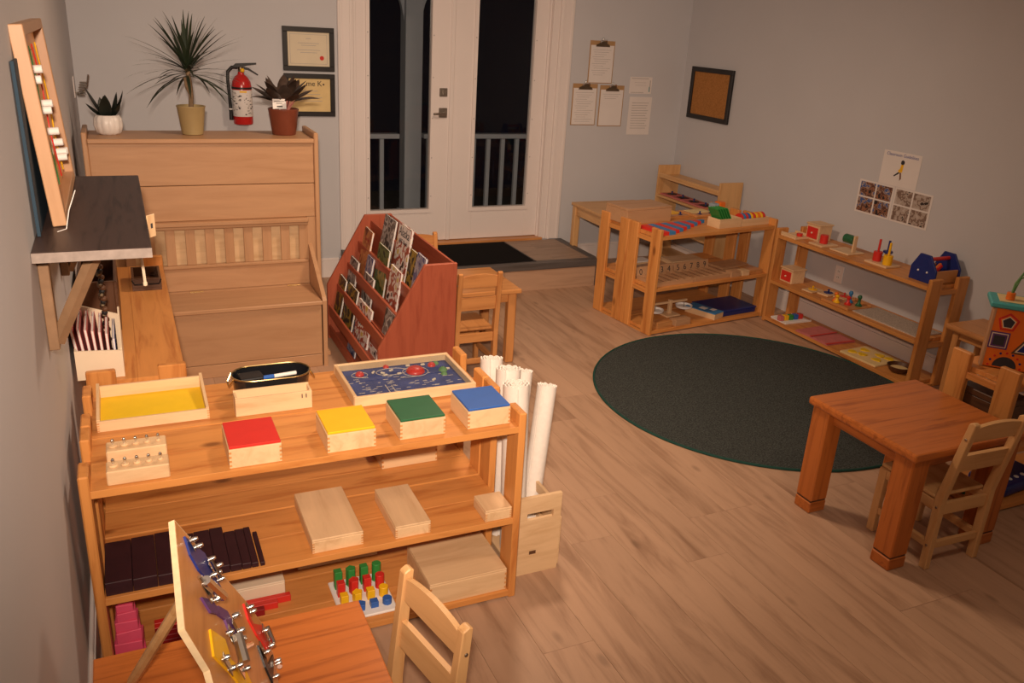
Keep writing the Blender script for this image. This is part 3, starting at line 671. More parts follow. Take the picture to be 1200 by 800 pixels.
# rolled mats in a wooden rack
hr = thing('mat_rack', 'wooden rack with slotted front panel holding rolled white mats', 'rack', (1.122, 2.25, 0)); 
sl = [(.055, .150)]
PH, PWd = .315, .178
boxes('front_panel', [(0, PWd, 0, .014, 0, .225), (0, PWd, 0, .014, .252, PH), (0, .045, 0, .014, .225, .252), (PWd-.03, PWd, 0, .014, .225, .252)], 'birch', hr)
boxes('rear_panel', [(0, PWd-.03, .386, .40, 0, .20)], 'birch', hr)
box('base_board', 0, PWd, .014, .386, .02, .034, 'birch', hr, .001)
for zz in (.10, .22): box('side_slat', PWd-.012, PWd, .014, .386, zz, zz+.04, 'birch', hr, .001)
box('knot_hole', .062, .088, -.0012, 0, .082, .096, 'dark_brown', hr, .0005)
def roll(label, base, top, r):
    base, top = Vector(base), Vector(top); d = top-base; h = d.length
    o = tag(link('rolled_mat', None, None, base, d.to_track_quat('Z', 'Y').to_euler()), label, 'rolled mat')
    n = 110; turns = 3.2; bm = bmesh.new(); th = .0045
    lo, li, to, ti = [], [], [], []
    for k in range(n+1):
        a = 2*math.pi*turns*k/n; rr = .012+(r-.012)*k/n
        wob = .0035*math.sin(a*11)
        for L, rad, z in ((lo, rr, 0), (li, rr-th, 0), (to, rr, h+wob), (ti, rr-th, h+wob)):
            L.append(bm.verts.new((rad*math.cos(a), rad*math.sin(a), z)))
    for k in range(n):
        bm.faces.new((lo[k], lo[k+1], to[k+1], to[k])); bm.faces.new((li[k+1], li[k], ti[k], ti[k+1])); bm.faces.new((to[k], to[k+1], ti[k+1], ti[k])); bm.faces.new((lo[k+1], lo[k], li[k], li[k+1]))
    bm.faces.new((lo[n], li[n], ti[n], to[n])); bm.faces.new((li[0], lo[0], to[0], ti[0]))
    link('mat_sheet', finish(bm, 'mat_sheet', M('canvas'), True), o)
    tube('hem', [((r+.001)*math.cos(2*math.pi*turns+.02), (r+.001)*math.sin(2*math.pi*turns+.02), z) for z in (.004, h*.5, h-.006)], .002, 'canvas', o, 5)
    return o
def top_at(px, py, Y): return ony(px, py, Y)
roll('rolled white mat farthest from the slotted panel', (1.172, 2.585, .036), top_at(577, 419, 2.70), .048)
roll('rolled white mat in the middle of the mat rack', (1.18, 2.484, .036), top_at(597, 431, 2.57), .051)
roll('rolled white mat with loose edge behind the front rolls', (1.257, 2.578, .036), top_at(615, 434, 2.66), .036)
roll('thick rolled white mat behind the slotted panel', (1.182, 2.378, .036), top_at(606, 449, 2.44), .053)
roll('rolled white mat leaning outward at the rack\'s outer side', (1.262, 2.432, .036), top_at(642, 451, 2.52), .040)
wbox('pale wooden slab leaning behind the mat rack panel', 1.304, 1.318, 2.27, 2.60, 0, .20, fj=False, name='wooden_slab', cat='slab')
# ================================================================== LATCH BOARD ON THE OAK TABLE
OT = .50
# octagonal board: its far side stands at y = YE, its top edge runs towards the near end of the table
YE = 1.60
Pa, Pb, Pc = ony(290, 705, YE), ony(327, 772, YE), onz(205, 609, .975)
nd = (Pb-Pa).cross(Pc-Pa).normalized()
if nd.x < 0: nd = -nd
vd = (Vector((0, 0, 1))-nd*nd.z).normalized(); ud = vd.cross(nd)
if ud.y > 0: ud = -ud
nd0 = nd; nd = ud.cross(vd)
sg = 1 if nd.dot(CAMP-Pa) > 0 else -1
Bf = Pa - vd*((Pa.z-OT-.004)/vd.z)
lbm = Matrix((ud, vd, nd)).transposed().to_4x4(); lbm.translation = Bf
L_ = thing('latch_board', 'wooden busy board with metal latches and coloured flaps, propped on the oak table', 'toy')
L_.matrix_world = lbm
def uv(zx, zy, off=.011):                       # crop pixel -> board coordinates
    d = ray(190+zx*.25, 600+zy*.25); o = Bf + nd*sg*off; t = (o-CAMP).dot(nd)/d.dot(nd); p = CAMP+d*t-Bf
    return p.dot(ud), max(p.dot(vd), .024)
T_ = .011
Va, Vt, Vn, Vm = uv(400, 420, .007), uv(62, 36, .007), uv(112, 545, .007), uv(228, 735, .007)
H_ = max(Vt[1], Vn[1]); W_ = max(Vm[0]+.05, Vn[0]+Vt[0])
poly = [(.05, 0), (W_-.05, 0), (W_, .06), (W_, Vm[1]*.55), Vm, Vn, Vt, Va, (0, .06)]
prism('board', poly, T_, 'honey', L_, (0, 0, -T_/2), (0, 0, 0), .001)
pe = poly+[poly[0]]
for i in range(len(poly)):
    a2, b2 = Vector(pe[i]), Vector(pe[i+1]); m2 = (a2+b2)/2; ln = (b2-a2).length
    box('plywood_edge', m2.x-ln/2, m2.x+ln/2, m2.y-.0012, m2.y+.0012, -T_/2+.0002, T_/2-.0002, 'ply_edge', L_, 0, (0, 0, math.atan2(b2.y-a2.y, b2.x-a2.x)))
zf = sg*T_/2
def flap(nm, pts, mat, t=.004): return prism(nm, [uv(*p) for p in pts], t, mat, L_, (0, 0, zf if sg > 0 else zf-t))
def knob(x, y, r=.006, h=.014, mat='chrome'):
    u, v = uv(x, y); return lathe('stud', [(r, 0), (r, h*.6), (r*.6, h), (0, h*1.05)], mat, L_, (u, v, zf+sg*.006), (0 if sg > 0 else math.pi, 0, 0), 10)
def bar(nm, x0, y0, x1, y1, r=.005, mat='chrome', off=.014):
    a, b = uv(x0, y0), uv(x1, y1); return tube(nm, [(a[0], a[1], zf+sg*off), (b[0], b[1], zf+sg*off)], r, mat, L_, 8)
def plate(x, y, a, b, mat='chrome', off=.0065, nm='hinge_leaf'):
    u, v = uv(x, y); return box(nm, u-a, u+a, v-b, v+b, (zf+sg*off)-.0012, (zf+sg*off)+.0012, mat, L_, .0006)
flap('blue_flap', [(112, 110), (150, 145), (205, 190), (292, 372), (235, 330), (180, 270), (138, 195)], 'navy')
plate(235, 265, .012, .02); plate(140, 150, .009, .012); bar('hasp', 210, 235, 250, 310, .004)
for p_ in ((130, 135), (155, 165), (215, 225), (250, 255), (225, 300), (260, 320), (245, 290)): knob(*p_, .005)
flap('purple_flap', [(268, 435), (310, 460), (348, 530), (372, 608), (330, 572), (300, 500), (270, 478)], 'purple')
flap('purple_tab', [(190, 395), (235, 468), (275, 478), (265, 440), (225, 405)], 'purple')
plate(200, 365, .016, .022, off=.009, nm='toggle_plate'); bar('toggle_arm', 165, 335, 250, 410, .009, off=.020); bar('toggle_hook', 150, 312, 165, 335, .004); plate(345, 545, .009, .02)
for p_ in ((255, 385), (240, 415), (330, 490), (355, 560), (362, 600), (185, 330)): knob(*p_, .006)
flap('yellow_flap', [(232, 545), (300, 592), (330, 690), (400, 742), (425, 800), (365, 800), (330, 752), (250, 672)], 'yellow')
bar('barrel_bolt', 315, 590, 350, 720, .010, 'steel', .020); bar('bolt_knob', 330, 660, 380, 635, .005, 'chrome', .022); plate(310, 575, .018, .010, off=.010); plate(360, 735, .016, .014, off=.010); plate(295, 715, .010, .020, 'steel', .010)
for p_ in ((280, 690), (310, 740), (345, 725), (380, 740), (300, 570)): knob(*p_, .005)
flap('red_flap', [(388, 425), (432, 520), (482, 530), (522, 622), (548, 686), (500, 645), (450, 575), (410, 500)], 'red')
plate(405, 458, .009, .014); plate(485, 580, .012, .026, off=.009); bar('hasp', 470, 545, 500, 620, .005, off=.016)
for p_ in ((400, 450), (412, 470), (470, 560), (495, 600), (500, 630)): knob(*p_, .005)
flap('black_flap', [(455, 620), (490, 660), (500, 715), (560, 730), (590, 800), (525, 800), (490, 722)], 'black'); plate(470, 645, .010, .018, 'bronze'); bar('padlock_bar', 540, 745, 565, 790, .006)
for p_ in ((550, 750), (575, 785), (520, 775), (478, 660)): knob(*p_, .005)
bk_ = -sg
p0 = Vector((Vt[0]+.02, H_*.76, bk_*.012)); lp_ = lbm.inverted() @ Vector((-.088, 1.575, OT+.013))
tube('prop_leg', [p0, lp_], .011, 'beech', L_, 8)
for v in (.30, .32, .34): sphere('cord_knot', .010, 'rose', L_, (Vt[0]+.05, H_*v/.34*.7, bk_*.02))

# ================================================================== LEFT WALL
ds = thing('wall_shelf', 'dark charcoal wooden shelf on the left wall held by wooden brackets', 'shelf', (0, 0, 0))
SZ = 1.28
box('shelf_board', XL+.001, .045, 2.21, 3.22, SZ-.026, SZ, 'charcoal_wood', ds, .002)
box('front_edge_band', XL+.001, .045, 2.2075, 2.2098, SZ-.025, SZ-.001, 'edge_grey', ds, 0)
for yy in (2.33, 3.02):
    b = box('bracket_upright', XL+.001, XL+.026, yy-.022, yy+.022, SZ-.285, SZ-.027, 'bracket', ds, .002)
    tube('bracket_brace', [(XL+.02, yy, SZ-.27), (-.085, yy, SZ-.036)], .018, 'bracket', ds, 4)
    box('bracket_arm', XL+.026, -.06, yy-.02, yy+.02, SZ-.052, SZ-.027, 'bracket', ds, .002)
bf = link('bead_maze', None, None, (-.172, 2.82, SZ+.0015), (0, R_(-4.5), 0)); tag(bf, 'wooden framed bead panel leaning on the wall above the dark shelf', 'toy')
hy, hz = .35, .50
for s2 in (-1, 1): box('frame_side', -.012, .022, s2*(hy-.014)-.014, s2*(hy-.014)+.014, 0, hz, 'maple', bf, .002)
for z0 in (0, hz-.028): box('frame_rail', -.012, .022, -hy+.028, hy-.028, z0, z0+.028, 'maple', bf, .002)
box('backing', -.012, -.006, -hy+.028, hy-.028, .028, hz-.028, 'honey', bf, 0)
for k, (mt_, a) in enumerate((('sky', .0), ('bright_green', 1.), ('red', 2.), ('yellow', 3.))):
    tube('bead_wire', [(.004, -.24+.14*k+.03*math.sin(a+q*.9), .06+q*.042) for q in range(10)], .0022, mt_, bf, 5)
for yy, zz in ((-.22, .36), (-.12, .38), (-.10, .27), (-.02, .28), (.0, .20), (.06, .16), (.10, .11), (.14, .12), (.19, .115)):
    cyl('wooden_bead', .011, .030, 'white', bf, (-.002, yy, zz), (0, R_(90), 0), 10)
bp_ = link('blue_panel', None, None, (-.2095, 2.70, SZ+.0015), (0, R_(-.6), 0)); tag(bp_, 'dull blue panel standing behind the framed bead panel', 'panel')
box('sheet', -.003, .003, -.33, .33, 0, .42, 'light_teal_wall', bp_, .001); box('sheet_edge', -.004, .004, -.335, -.33, 0, .42, 'light_teal_wall', bp_, .0005)
cord = tag(tube('white_cord', [(-.12, 2.45, SZ+.10), (-.14, 2.44, SZ+.05), (-.15, 2.42, SZ+.006), (-.17, 2.40, SZ+.004)], .0012, 'white', None, 5), 'thin white cord hanging behind the bead panel onto dark shelf', 'cord')
tg = thing('wooden_tag', 'small pale tag hung at the inner edge of the dark wall shelf', 'tag', (.056, 2.56, SZ-.03), -40)
box('tag_plate', -.002, .002, -.016, .016, -.03, .035, 'birch', tg, .001); box('tag_slot', .002, .0026, -.004, .004, -.004, .010, 'ink', tg, 0)
rp_ = thing('hanging_rope', 'short white rope hanging below the dark wall shelf', 'rope', (.02, 2.62, .80))
tube('rope_strand', [(0, 0, .453), (.003, 0, .35), (.006, .002, .27)], .0045, 'cream', rp_, 6); cyl('rope_end', .006, .012, 'cream', rp_, (.006, .002, .258), n=8)
gl = thing('bead_garland', 'dark string of knobbly beads hanging beside the shelf bracket', 'garland', (-.11, 3.12, .657))
tube('string', [(0, 0, 0), (.0, 0, .3), (0, 0, .594)], .0015, 'ink', gl, 4)
for k in range(46):
    sphere('bead', .0105, ('black', 'dark_brown', 'bronze')[k % 3], gl, (.004*math.sin(k*2.1), .004*math.cos(k*1.7), .011+k*.0127), n=7)
# things on the left-wall shelf top
mh = thing('booklet_holder', 'white slanted holder full of red booklets on the left pine shelf', 'file holder', (-.135, 3.04, ZT))
hx, hy = .072, .125
prism('side', [(-hx, 0), (hx, 0), (hx, .095), (-hx, .105)], .006, 'cream', mh, (0, -hy+.006, 0), (R_(90), 0, 0))
prism('side', [(-hx, 0), (hx, 0), (hx, .14), (-hx, .19)], .006, 'cream', mh, (0, hy, 0), (R_(90), 0, 0))
for s2 in (-1, 1): prism('wall', [(-hy+.006, 0), (hy-.006, 0), (hy-.006, .17), (-hy+.006, .10)], .006, 'cream', mh, (s2*(hx-.003)-.003, 0, 0), (R_(90), 0, R_(90)))
box('base', -hx+.006, hx-.006, -hy+.006, hy-.006, 0, .005, 'cream', mh, 0)
BL = ('red booklet nearest the wall in the white holder', 'red booklet second from the wall in the holder', 'red booklet third from the wall in the holder', 'pale spined booklet in the middle of the holder', 'red booklet next to the pale spined one', 'red booklet with wide cover in the holder', 'dark blue booklet at the room side of the holder')
for k in range(7):
    o = link('booklet', None, None, (-.194+.0172*k, 3.045, ZT+.006), (0, R_(-7+1.2*k), 0)); tag(o, BL[k], 'booklet')
    hb = .175-.006*k if k < 6 else .125
    box('booklet_cover', 0, .0012, -.105, .105, 0, hb, 'rose' if k != 6 else 'navy', o, 0); box('booklet_pages', .0013, .0075, -.104, .104, 0, hb-.002, 'paper', o, 0); box('booklet_back', .0076, .009, -.105, .105, 0, hb, 'rose' if k != 6 else 'navy', o, 0)
db_ = thing('dark_caddy', 'dark brown wooden caddy on the far end of the left pine shelf', 'caddy', (.045, 3.98, ZT))
box('caddy_floor', -.06, .06, -.10, .10, 0, .012, 'dark_brown', db_, .001)
for s2 in (-1, 1):
    box('caddy_wall', -.06, .06, s2*.095-.005, s2*.095+.005, .012, .055, 'dark_brown', db_, .001); box('caddy_end', s2*.055-.005, s2*.055+.005, -.09, .09, .012, .055, 'dark_brown', db_, .001)
tube('caddy_rim', [(-.06, -.101, .05), (-.05, -.104, .03), (.05, -.104, .03), (.06, -.101, .05)], .003, 'black_gloss', db_, 6)
dk = thing('storage_crate', 'dark brown open crate in the corner beyond the booklet holder', 'crate', (-.135, 3.55, ZT))
for s2 in (-1, 1):
    box('crate_side', s2*.064-.006, s2*.064+.006, -.17, .17, .001, .20, 'dark_brown', dk, .002); box('crate_end', -.058, .058, s2*.164-.006, s2*.164+.006, .001, .20, 'dark_brown', dk, .002)
box('crate_floor', -.058, .058, -.158, .158, .001, .012, 'dark_brown', dk, 0)
# hook plate in the corner
hk = thing('wall_hook', 'small plate with coiled metal clip on the left wall by the corner', 'hook', (XL+.001, 5.70, 1.36))
box('plate', 0, .006, -.035, .035, -.06, .06, 'white_paint', hk, .002)
for k in range(6): tube('coil', [(.035+.018*math.cos(a)+.004*k, .018*math.sin(a)*.8, -.045+k*.014) for a in [2*math.pi*q/12 for q in range(12)]], .0045, 'steel', hk, 6, close=True)
tube('clip_arm', [(.006, 0, -.03), (.03, 0, -.045), (.07, 0, .0), (.085, 0, .07)], .006, 'steel', hk, 6)

# ================================================================== PLANTS ON THE STORAGE BENCH
def leafblade(bm, base, az, el, L, wd, droop, seg=7, cup=.0, twist=0):
    az_v = Vector((math.cos(az), math.sin(az), 0)); side = Vector((-math.sin(az), math.cos(az), 0)); p = Vector(base); e = el; prev = None
    for k in range(seg+1):
        f = k/seg; w_ = wd*(math.sin(math.pi*min(1, f*.86+.14))**.8)*(1-f*.15) if k < seg else .0006
        t = az_v*math.cos(e)+Vector((0, 0, 1))*math.sin(e); nn_ = side.cross(t)
        a = bm.verts.new(p+side*w_+nn_*cup*w_); m_ = bm.verts.new(p-nn_*cup*w_*.3); c = bm.verts.new(p-side*w_+nn_*cup*w_)
        if prev: bm.faces.new((prev[0], a, m_, prev[1])); bm.faces.new((prev[1], m_, c, prev[2]))
        prev = (a, m_, c); p = p+t*(L/seg); e -= droop/seg
def leaf_obj(parent, mat, *a, **k):
    bm = bmesh.new(); leafblade(bm, *a, **k); me = bpy.data.meshes.new('leaf'); bm.normal_update(); bm.to_mesh(me); bm.free(); me.materials.append(M(mat)); me.polygons.foreach_set('use_smooth', [True]*len(me.polygons))
    return link('leaf', me, parent)
YP = 4.87
d0 = ony(226, 156, YP); PZ = CT+.0005
dr_ = thing('dracaena_plant', 'spiky dracaena in a tan pot on top of the storage bench', 'plant', (d0.x, YP, PZ))
lathe('pot', [(.050, 0), (.054, .003), (.071, .138), (.073, .142), (.073, .148), (.066, .148), (.064, .130), (0, .128)], 'olive_pot', dr_)
cyl('soil', .0625, .004, 'soil', dr_, (0, 0, .128))
tube('stem', [(0, 0, .13), (.006, 0, .20), (.002, 0, .27), (-.004, 0, .33)], [.013, .012, .013, .010], 'stem', dr_, 8)
tube('stem', [(.004, 0, .20), (-.012, 0, .235), (-.02, .004, .29)], [.007, .008, .007], 'stem', dr_, 8)
rnd = random.Random(3)
for k in range(78):
    f = k/78; el = R_(84-100*f**.85+rnd.uniform(-9, 9)); az = k*2.399+rnd.uniform(-.3, .3)
    L = (.22 if f < .25 else .27)+.08*rnd.random()
    leaf_obj(dr_, 'leaf', (rnd.uniform(-.012, .008), rnd.uniform(-.01, .01), 0.295+.06*(1-f)), az, el, L, .0085, R_(14+42*f*rnd.random()), 6)
s0 = ony(128, 155, YP)
sn = thing('snake_plant', 'small dark plant in a ribbed white pot on the storage bench', 'plant', (s0.x, YP, PZ))
lathe('pot', [(.045, 0), (.060, .012), (.070, .045), (.067, .080), (.055, .096), (.050, .097), (.048, .085), (0, .083)], 'white_pot', sn, n=48, ribs=12, amp=.06)
cyl('soil', .047, .004, 'soil', sn, (0, 0, .084))
for az, el, L, wd in ((3.3, 66, .17, .022), (2.7, 38, .11, .016), (.1, 55, .15, .018), (.4, 74, .13, .020), (4.6, 70, .12, .022), (5.6, 50, .10, .018), (1.6, 62, .12, .018), (2.2, 75, .10, .018)):
    leaf_obj(sn, 'leaf_dark', (.015*math.cos(az), .015*math.sin(az), .085), az, R_(el), L, wd*1.45, R_(-18 if az < .2 else 8), 6, cup=.35)
a0 = ony(333, 155, YP)
ag = thing('aglaonema_plant', 'broad-leaved purple-green plant in a brown pot on the storage bench', 'plant', (a0.x, YP, PZ))
lathe('pot', [(.060, 0), (.064, .004), (.081, .128), (.083, .132), (.083, .140), (.076, .140), (.074, .122), (0, .120)], 'terracotta', ag)
cyl('soil', .073, .004, 'soil', ag, (0, 0, .120))
for k in range(20):
    az = k*2.399+.4; el = R_(84-3.2*k+rnd.uniform(-5, 5)); 
    b0 = Vector((.02*math.cos(az), .02*math.sin(az), .12)); m0 = b0+Vector((math.cos(az)*.05*math.cos(el), math.sin(az)*.05*math.cos(el), .05+.03*math.sin(el)))
    tube('leaf_stalk', [b0, m0], .0035, 'pink_stem', ag, 5)
    leaf_obj(ag, 'leaf_purple', m0, az, el-.05, .115+.03*rnd.random(), .036, R_(25+25*rnd.random()), 7, cup=.25)
lb2 = thing('plant_label', 'white plant label standing in the brown pot', 'label', (a0.x-.028, YP-.055, PZ+.128)); lb2.rotation_euler = (R_(-8), 0, 0)
box('card', -.036, .036, -.001, .001, .014, .066, 'white', lb2, .0005); box('stake', -.003, .003, -.001, .001, -.006, .014, 'white', lb2, 0)
boxes('print', [(-.028, .026, -.0018, -.001, .052, .055), (-.016, .016, -.0018, -.001, .042, .045), (-.014, .016, -.0018, -.001, .024, .030)], 'ink', lb2)

# ================================================================== BACK WALL
ext = thing('fire_extinguisher', 'red fire extinguisher hanging on the back wall between the plants', 'extinguisher', (.760, YB-.075, 1.118))
lathe('cylinder', [(.050, 0), (.060, .004), (.063, .014), (.063, .245), (.058, .275), (.040, .305), (.022, .318), (.018, .335), (0, .336)], 'ext_red', ext, n=32)
lathe('label_wrap', [(.0632, .055), (.0638, .056), (.0638, .222), (.0632, .223)], 'paper', ext, n=32)
pr_marks = []
rn = random.Random(5)
for k in range(60):
    a = R_(200+rn.random()*140); zz = .065+rn.random()*.14; ww = rn.choice((.004, .006, .012, .016)); 
    o = (a, zz, ww)
    pr_marks.append(o)
bm = bmesh.new()
for a, zz, ww in pr_marks:
    r = .0642; hh = rn.choice((.0025, .004, .007)); q = []
    for da, dz in ((-ww/2/r, 0), (ww/2/r, 0), (ww/2/r, hh), (-ww/2/r, hh)): q.append(bm.verts.new((r*math.cos(a+da), r*math.sin(a+da), zz+dz)))
    bm.faces.new(q)
lp = link('label_print', finish(bm, 'label_print', M('ink')), ext); lp['kind'] = 'stuff'
lathe('band', [(.0634, .228), (.0650, .229), (.0650, .240), (.0634, .241)], 'black', ext, n=32)
boxes('label_header', [(-.022, .022, -.0655, -.062, .208, .219)], 'yellow', ext)
cyl('valve', .018, .035, 'bronze', ext, (0, 0, .330)); sphere('gauge', .014, 'yellow', ext, (.008, -.020, .345))
prism('carry_handle', [(-.045, .0), (-.03, .014), (.03, .018), (.10, .022), (.10, .012), (.04, .004), (.02, -.004), (-.045, -.006)], .016, 'black', ext, (0, .008, .372), (R_(90), 0, 0), .001)
prism('lever', [(.02, .0), (.05, -.006), (.11, -.045), (.105, -.052), (.05, -.020), (.02, -.014)], .014, 'black', ext, (0, .007, .366), (R_(90), 0, 0), .001)
tube('hose', [(-.02, 0, .362), (-.055, 0, .362), (-.082, -.004, .335), (-.086, -.006, .28), (-.080, -.006, .18), (-.076, -.004, .06)], [.010, .011, .011, .010, .010, .012], 'black', ext, 10)
cyl('nozzle', .013, .04, 'black', ext, (-.076, -.004, .03)); cyl('hose_clip', .0125, .008, 'white', ext, (-.078, -.005, .095))
box('wall_bracket', -.02, .02, .055, .074, .08, .30, 'black', ext, .002)
def frame_pic(name, label, cx, cz, W, H, bw, mat_in, lines, inner=None, seal=None):
    f = thing(name, label, 'picture frame', (cx, YB-.001, cz))
    for s2 in (-1, 1):
        box('frame_rail', -W/2, W/2, -.02, 0, s2*(H/2-bw/2)-bw/2, s2*(H/2-bw/2)+bw/2, 'frame_black', f, .002); box('frame_stile', s2*(W/2-bw/2)-bw/2, s2*(W/2-bw/2)+bw/2, -.02, 0, -H/2+bw, H/2-bw, 'frame_black', f, .002)
    pg = box('document', -W/2+bw, W/2-bw, -.008, -.002, -H/2+bw, H/2-bw, mat_in, f, 0)
    iw, ih = W/2-bw, H/2-bw
    if inner: boxes('border_line', [(-iw*.88, iw*.88, -.0088, -.008, s2*ih*.86-.001, s2*ih*.86+.001) for s2 in (-1, 1)]+[(s2*iw*.88-.001, s2*iw*.88+.001, -.0088, -.008, -ih*.86, ih*.86) for s2 in (-1, 1)], inner, f)
    boxes('text_lines', [(-iw*a, iw*a, -.0088, -.008, ih*z-.0015, ih*z+.0015) for a, z in lines], 'grey_ink', f)
    return f
f1 = frame_pic('certificate_frame', 'black framed cream certificate with a red seal, upper of two', 1.218, 1.607, .345, .282, .032, 'cert', ((.12, .62), (.5, .35), (.35, .22), (.55, -.05), (.4, -.2)), 'grey_ink')
cyl('seal', .0145, .002, 'red', f1, (.088, -.008, -.055), (R_(90), 0, 0)); 
f2 = frame_pic('certificate_frame', 'black framed yellowish certificate partly behind the brown potted plant', 1.218, 1.308, .345, .282, .032, 'cert_gold', ((.4, .25), (.5, .05), (.6, -.15), (.6, -.35)))
text('heading', 'me K', .05, 'ink', f2, (.03, -.0095, .075), (R_(90), 0, 0)); cyl('stamp', .006, .002, 'ink', f2, (.095, -.008, .072), (R_(90), 0, 0))
def clipboard(label, p0, p1, p2, lines):
    a, b, c = (ony(*p, YB) for p in (p0, p1, p2)); cx = (a.x+b.x)/2; W = .222; H = .318
    f = thing('clipboard', label, 'clipboard', (cx, YB-.001, (a.z+c.z)/2-.01))
    box('board', -W/2, W/2, -.004, 0, -H/2, H/2, 'kraft', f, .001); box('sheet', -W/2+.008, W/2-.008, -.006, -.0042, -H/2+.006, H/2-.034, 'paper', f, 0)
    boxes('text_lines', [(-.085+.01*(k % 3), .08-.02*(k % 4), -.0066, -.006, .09-.017*k, .0925-.017*k) for k in range(lines)], 'grey_ink', f)
    prism('clip', [(-.062, -.022), (.062, -.022), (.055, -.006), (.03, .002), (.022, .018), (-.022, .018), (-.03, .002), (-.055, -.006)], .010, 'bronze', f, (0, -.0045, H/2-.022), (R_(90), 0, 0), .001)
    tube('clip_lever', [(-.03, -.018, H/2-.012), (-.02, -.026, H/2+.004), (.02, -.026, H/2+.004), (.03, -.018, H/2-.012)], .006, 'chrome', f, 8)
    tube('hang_loop', [(-.006, -.006, H/2-.004), (0, -.008, H/2+.022), (.006, -.006, H/2-.004)], .0022, 'steel', f, 6)
    cyl('nail', .004, .012, 'steel', f, (0, .0, H/2+.02), (R_(90), 0, 0), 8)
clipboard('clipboard with printed sheet, hung above two others by the door', (692, 47), (721, 49), (717, 95), 12)
clipboard('lower clipboard beside the door casing, densely ruled sheet', (672, 97), (700, 99), (695, 144), 14)
clipboard('lower clipboard farther from the door casing, nearly blank sheet', (704, 99.5), (731, 102), (727, 145), 3)
pa = thing('wall_paper_sheet', 'small landscape paper with coloured scribbles near the room corner', 'paper', (3.885, YB-.001, 1.435)); box('sheet', -.105, .105, -.0012, 0, -.065, .065, 'paper', pa, 0)
boxes('print', [(-.09, .07, -.002, -.0012, .05, .055), (-.09, .03, -.002, -.0012, -.058, -.054), (.085, .092, -.002, -.0012, -.05, .04), (-.05, .05, -.002, -.0012, .0, .002), (-.06, .05, -.002, -.0012, .02, .022)], 'grey_ink', pa); box('colour_mark', .080, .085, -.002, -.0012, -.05, -.01, 'teal', pa, 0)
pa = thing('wall_paper_sheet', 'long pale typed sheet below the scribbled paper', 'paper', (3.90, YB-.001, 1.195)); box('sheet', -.108, .108, -.0012, 0, -.15, .15, 'paper', pa, 0)
boxes('print', [(-.08, .08-.01*(k % 3), -.002, -.0012, .10-k*.02, .104-k*.02) for k in range(11)], 'grey_ink', pa)
# ================================================================== RIGHT WALL
fr = thing('cork_frame', 'black framed brown cork board on the right wall', 'picture frame', (XR-.001, 5.662, 1.405), -90)
W, H, bw = .53, .40, .036
for s2 in (-1, 1):
    box('frame_rail', -W/2, W/2, -.022, 0, s2*(H/2-bw/2)-bw/2, s2*(H/2-bw/2)+bw/2, 'frame_black', fr, .002); box('frame_stile', s2*(W/2-bw/2)-bw/2, s2*(W/2-bw/2)+bw/2, -.022, 0, -H/2+bw, H/2-bw, 'frame_black', fr, .002)
box('cork', -W/2+bw, W/2-bw, -.010, -.002, -H/2+bw, H/2-bw, 'cork', fr, 0)
def sheet(label, y, z, W, H): 
    o = thing('wall_sheet', label, 'poster', (XR-.001, y, z), -90); box('paper', -W/2, W/2, -.0012, 0, -H/2, H/2, 'paper', o, .0003); return o
gsh = sheet('white sheet headed Classroom Guidelines with a walking figure', 3.715, 1.148, .285, .205)
text('heading', 'Classroom Guidelines', .027, 'blue_ink', gsh, (0, -.0018, .083), (R_(90), 0, 0))
cyl('figure_head', .014, .0008, 'ink', gsh, (.012, -.0012, .044), (R_(90), 0, 0), 12)
def fp(nm, pts, mat): prism(nm, pts, .0008, mat, gsh, (0, -.0012, 0), (R_(90), 0, 0))
fp('figure_body', [(.004, .032), (.022, .032), (.020, -.014), (-.006, -.018), (-.012, -.004), (.0, .004)], 'yellow')
fp('figure_leg', [(-.008, -.016), (.006, -.018), (-.012, -.032), (-.034, -.046), (-.038, -.040)], 'ink'); fp('figure_leg', [(.004, -.018), (.014, -.016), (.022, -.052), (.012, -.064), (.010, -.050)], 'skin_brown')
for (y, lab, mt_) in ((3.862, 'sheet of four colour photographs pinned nearer the room corner', 'photo_colour'), (3.578, 'sheet of four faded photographs next to the colour photo sheet', 'photo_grey')):
    o = sheet(lab, y, .940, .280, .208)
    for sx in (-1, 1):
        for sz in (-1, 1): box('photo', sx*.066-.060, sx*.066+.060, -.002, -.0012, sz*.049-.044, sz*.049+.044, mt_, o, 0)
# wall outlet behind the long shelf
ou = thing('wall_outlet', 'white double outlet plate behind the long right shelf', 'outlet', (XR-.001, 4.02, .40), -90)
box('plate', -.036, .036, -.006, 0, -.058, .058, 'white_paint', ou, .002)
for zz in (-.02, .02):
    r_o = box('receptacle', -.016, .016, -.008, -.006, zz-.014, zz+.014, 'white', ou, .001)
    boxes('slot', [(-.007, -.005, -.0022, -.0008, -.005, .006), (.005, .007, -.0022, -.0008, -.005, .006)], 'ink', r_o)
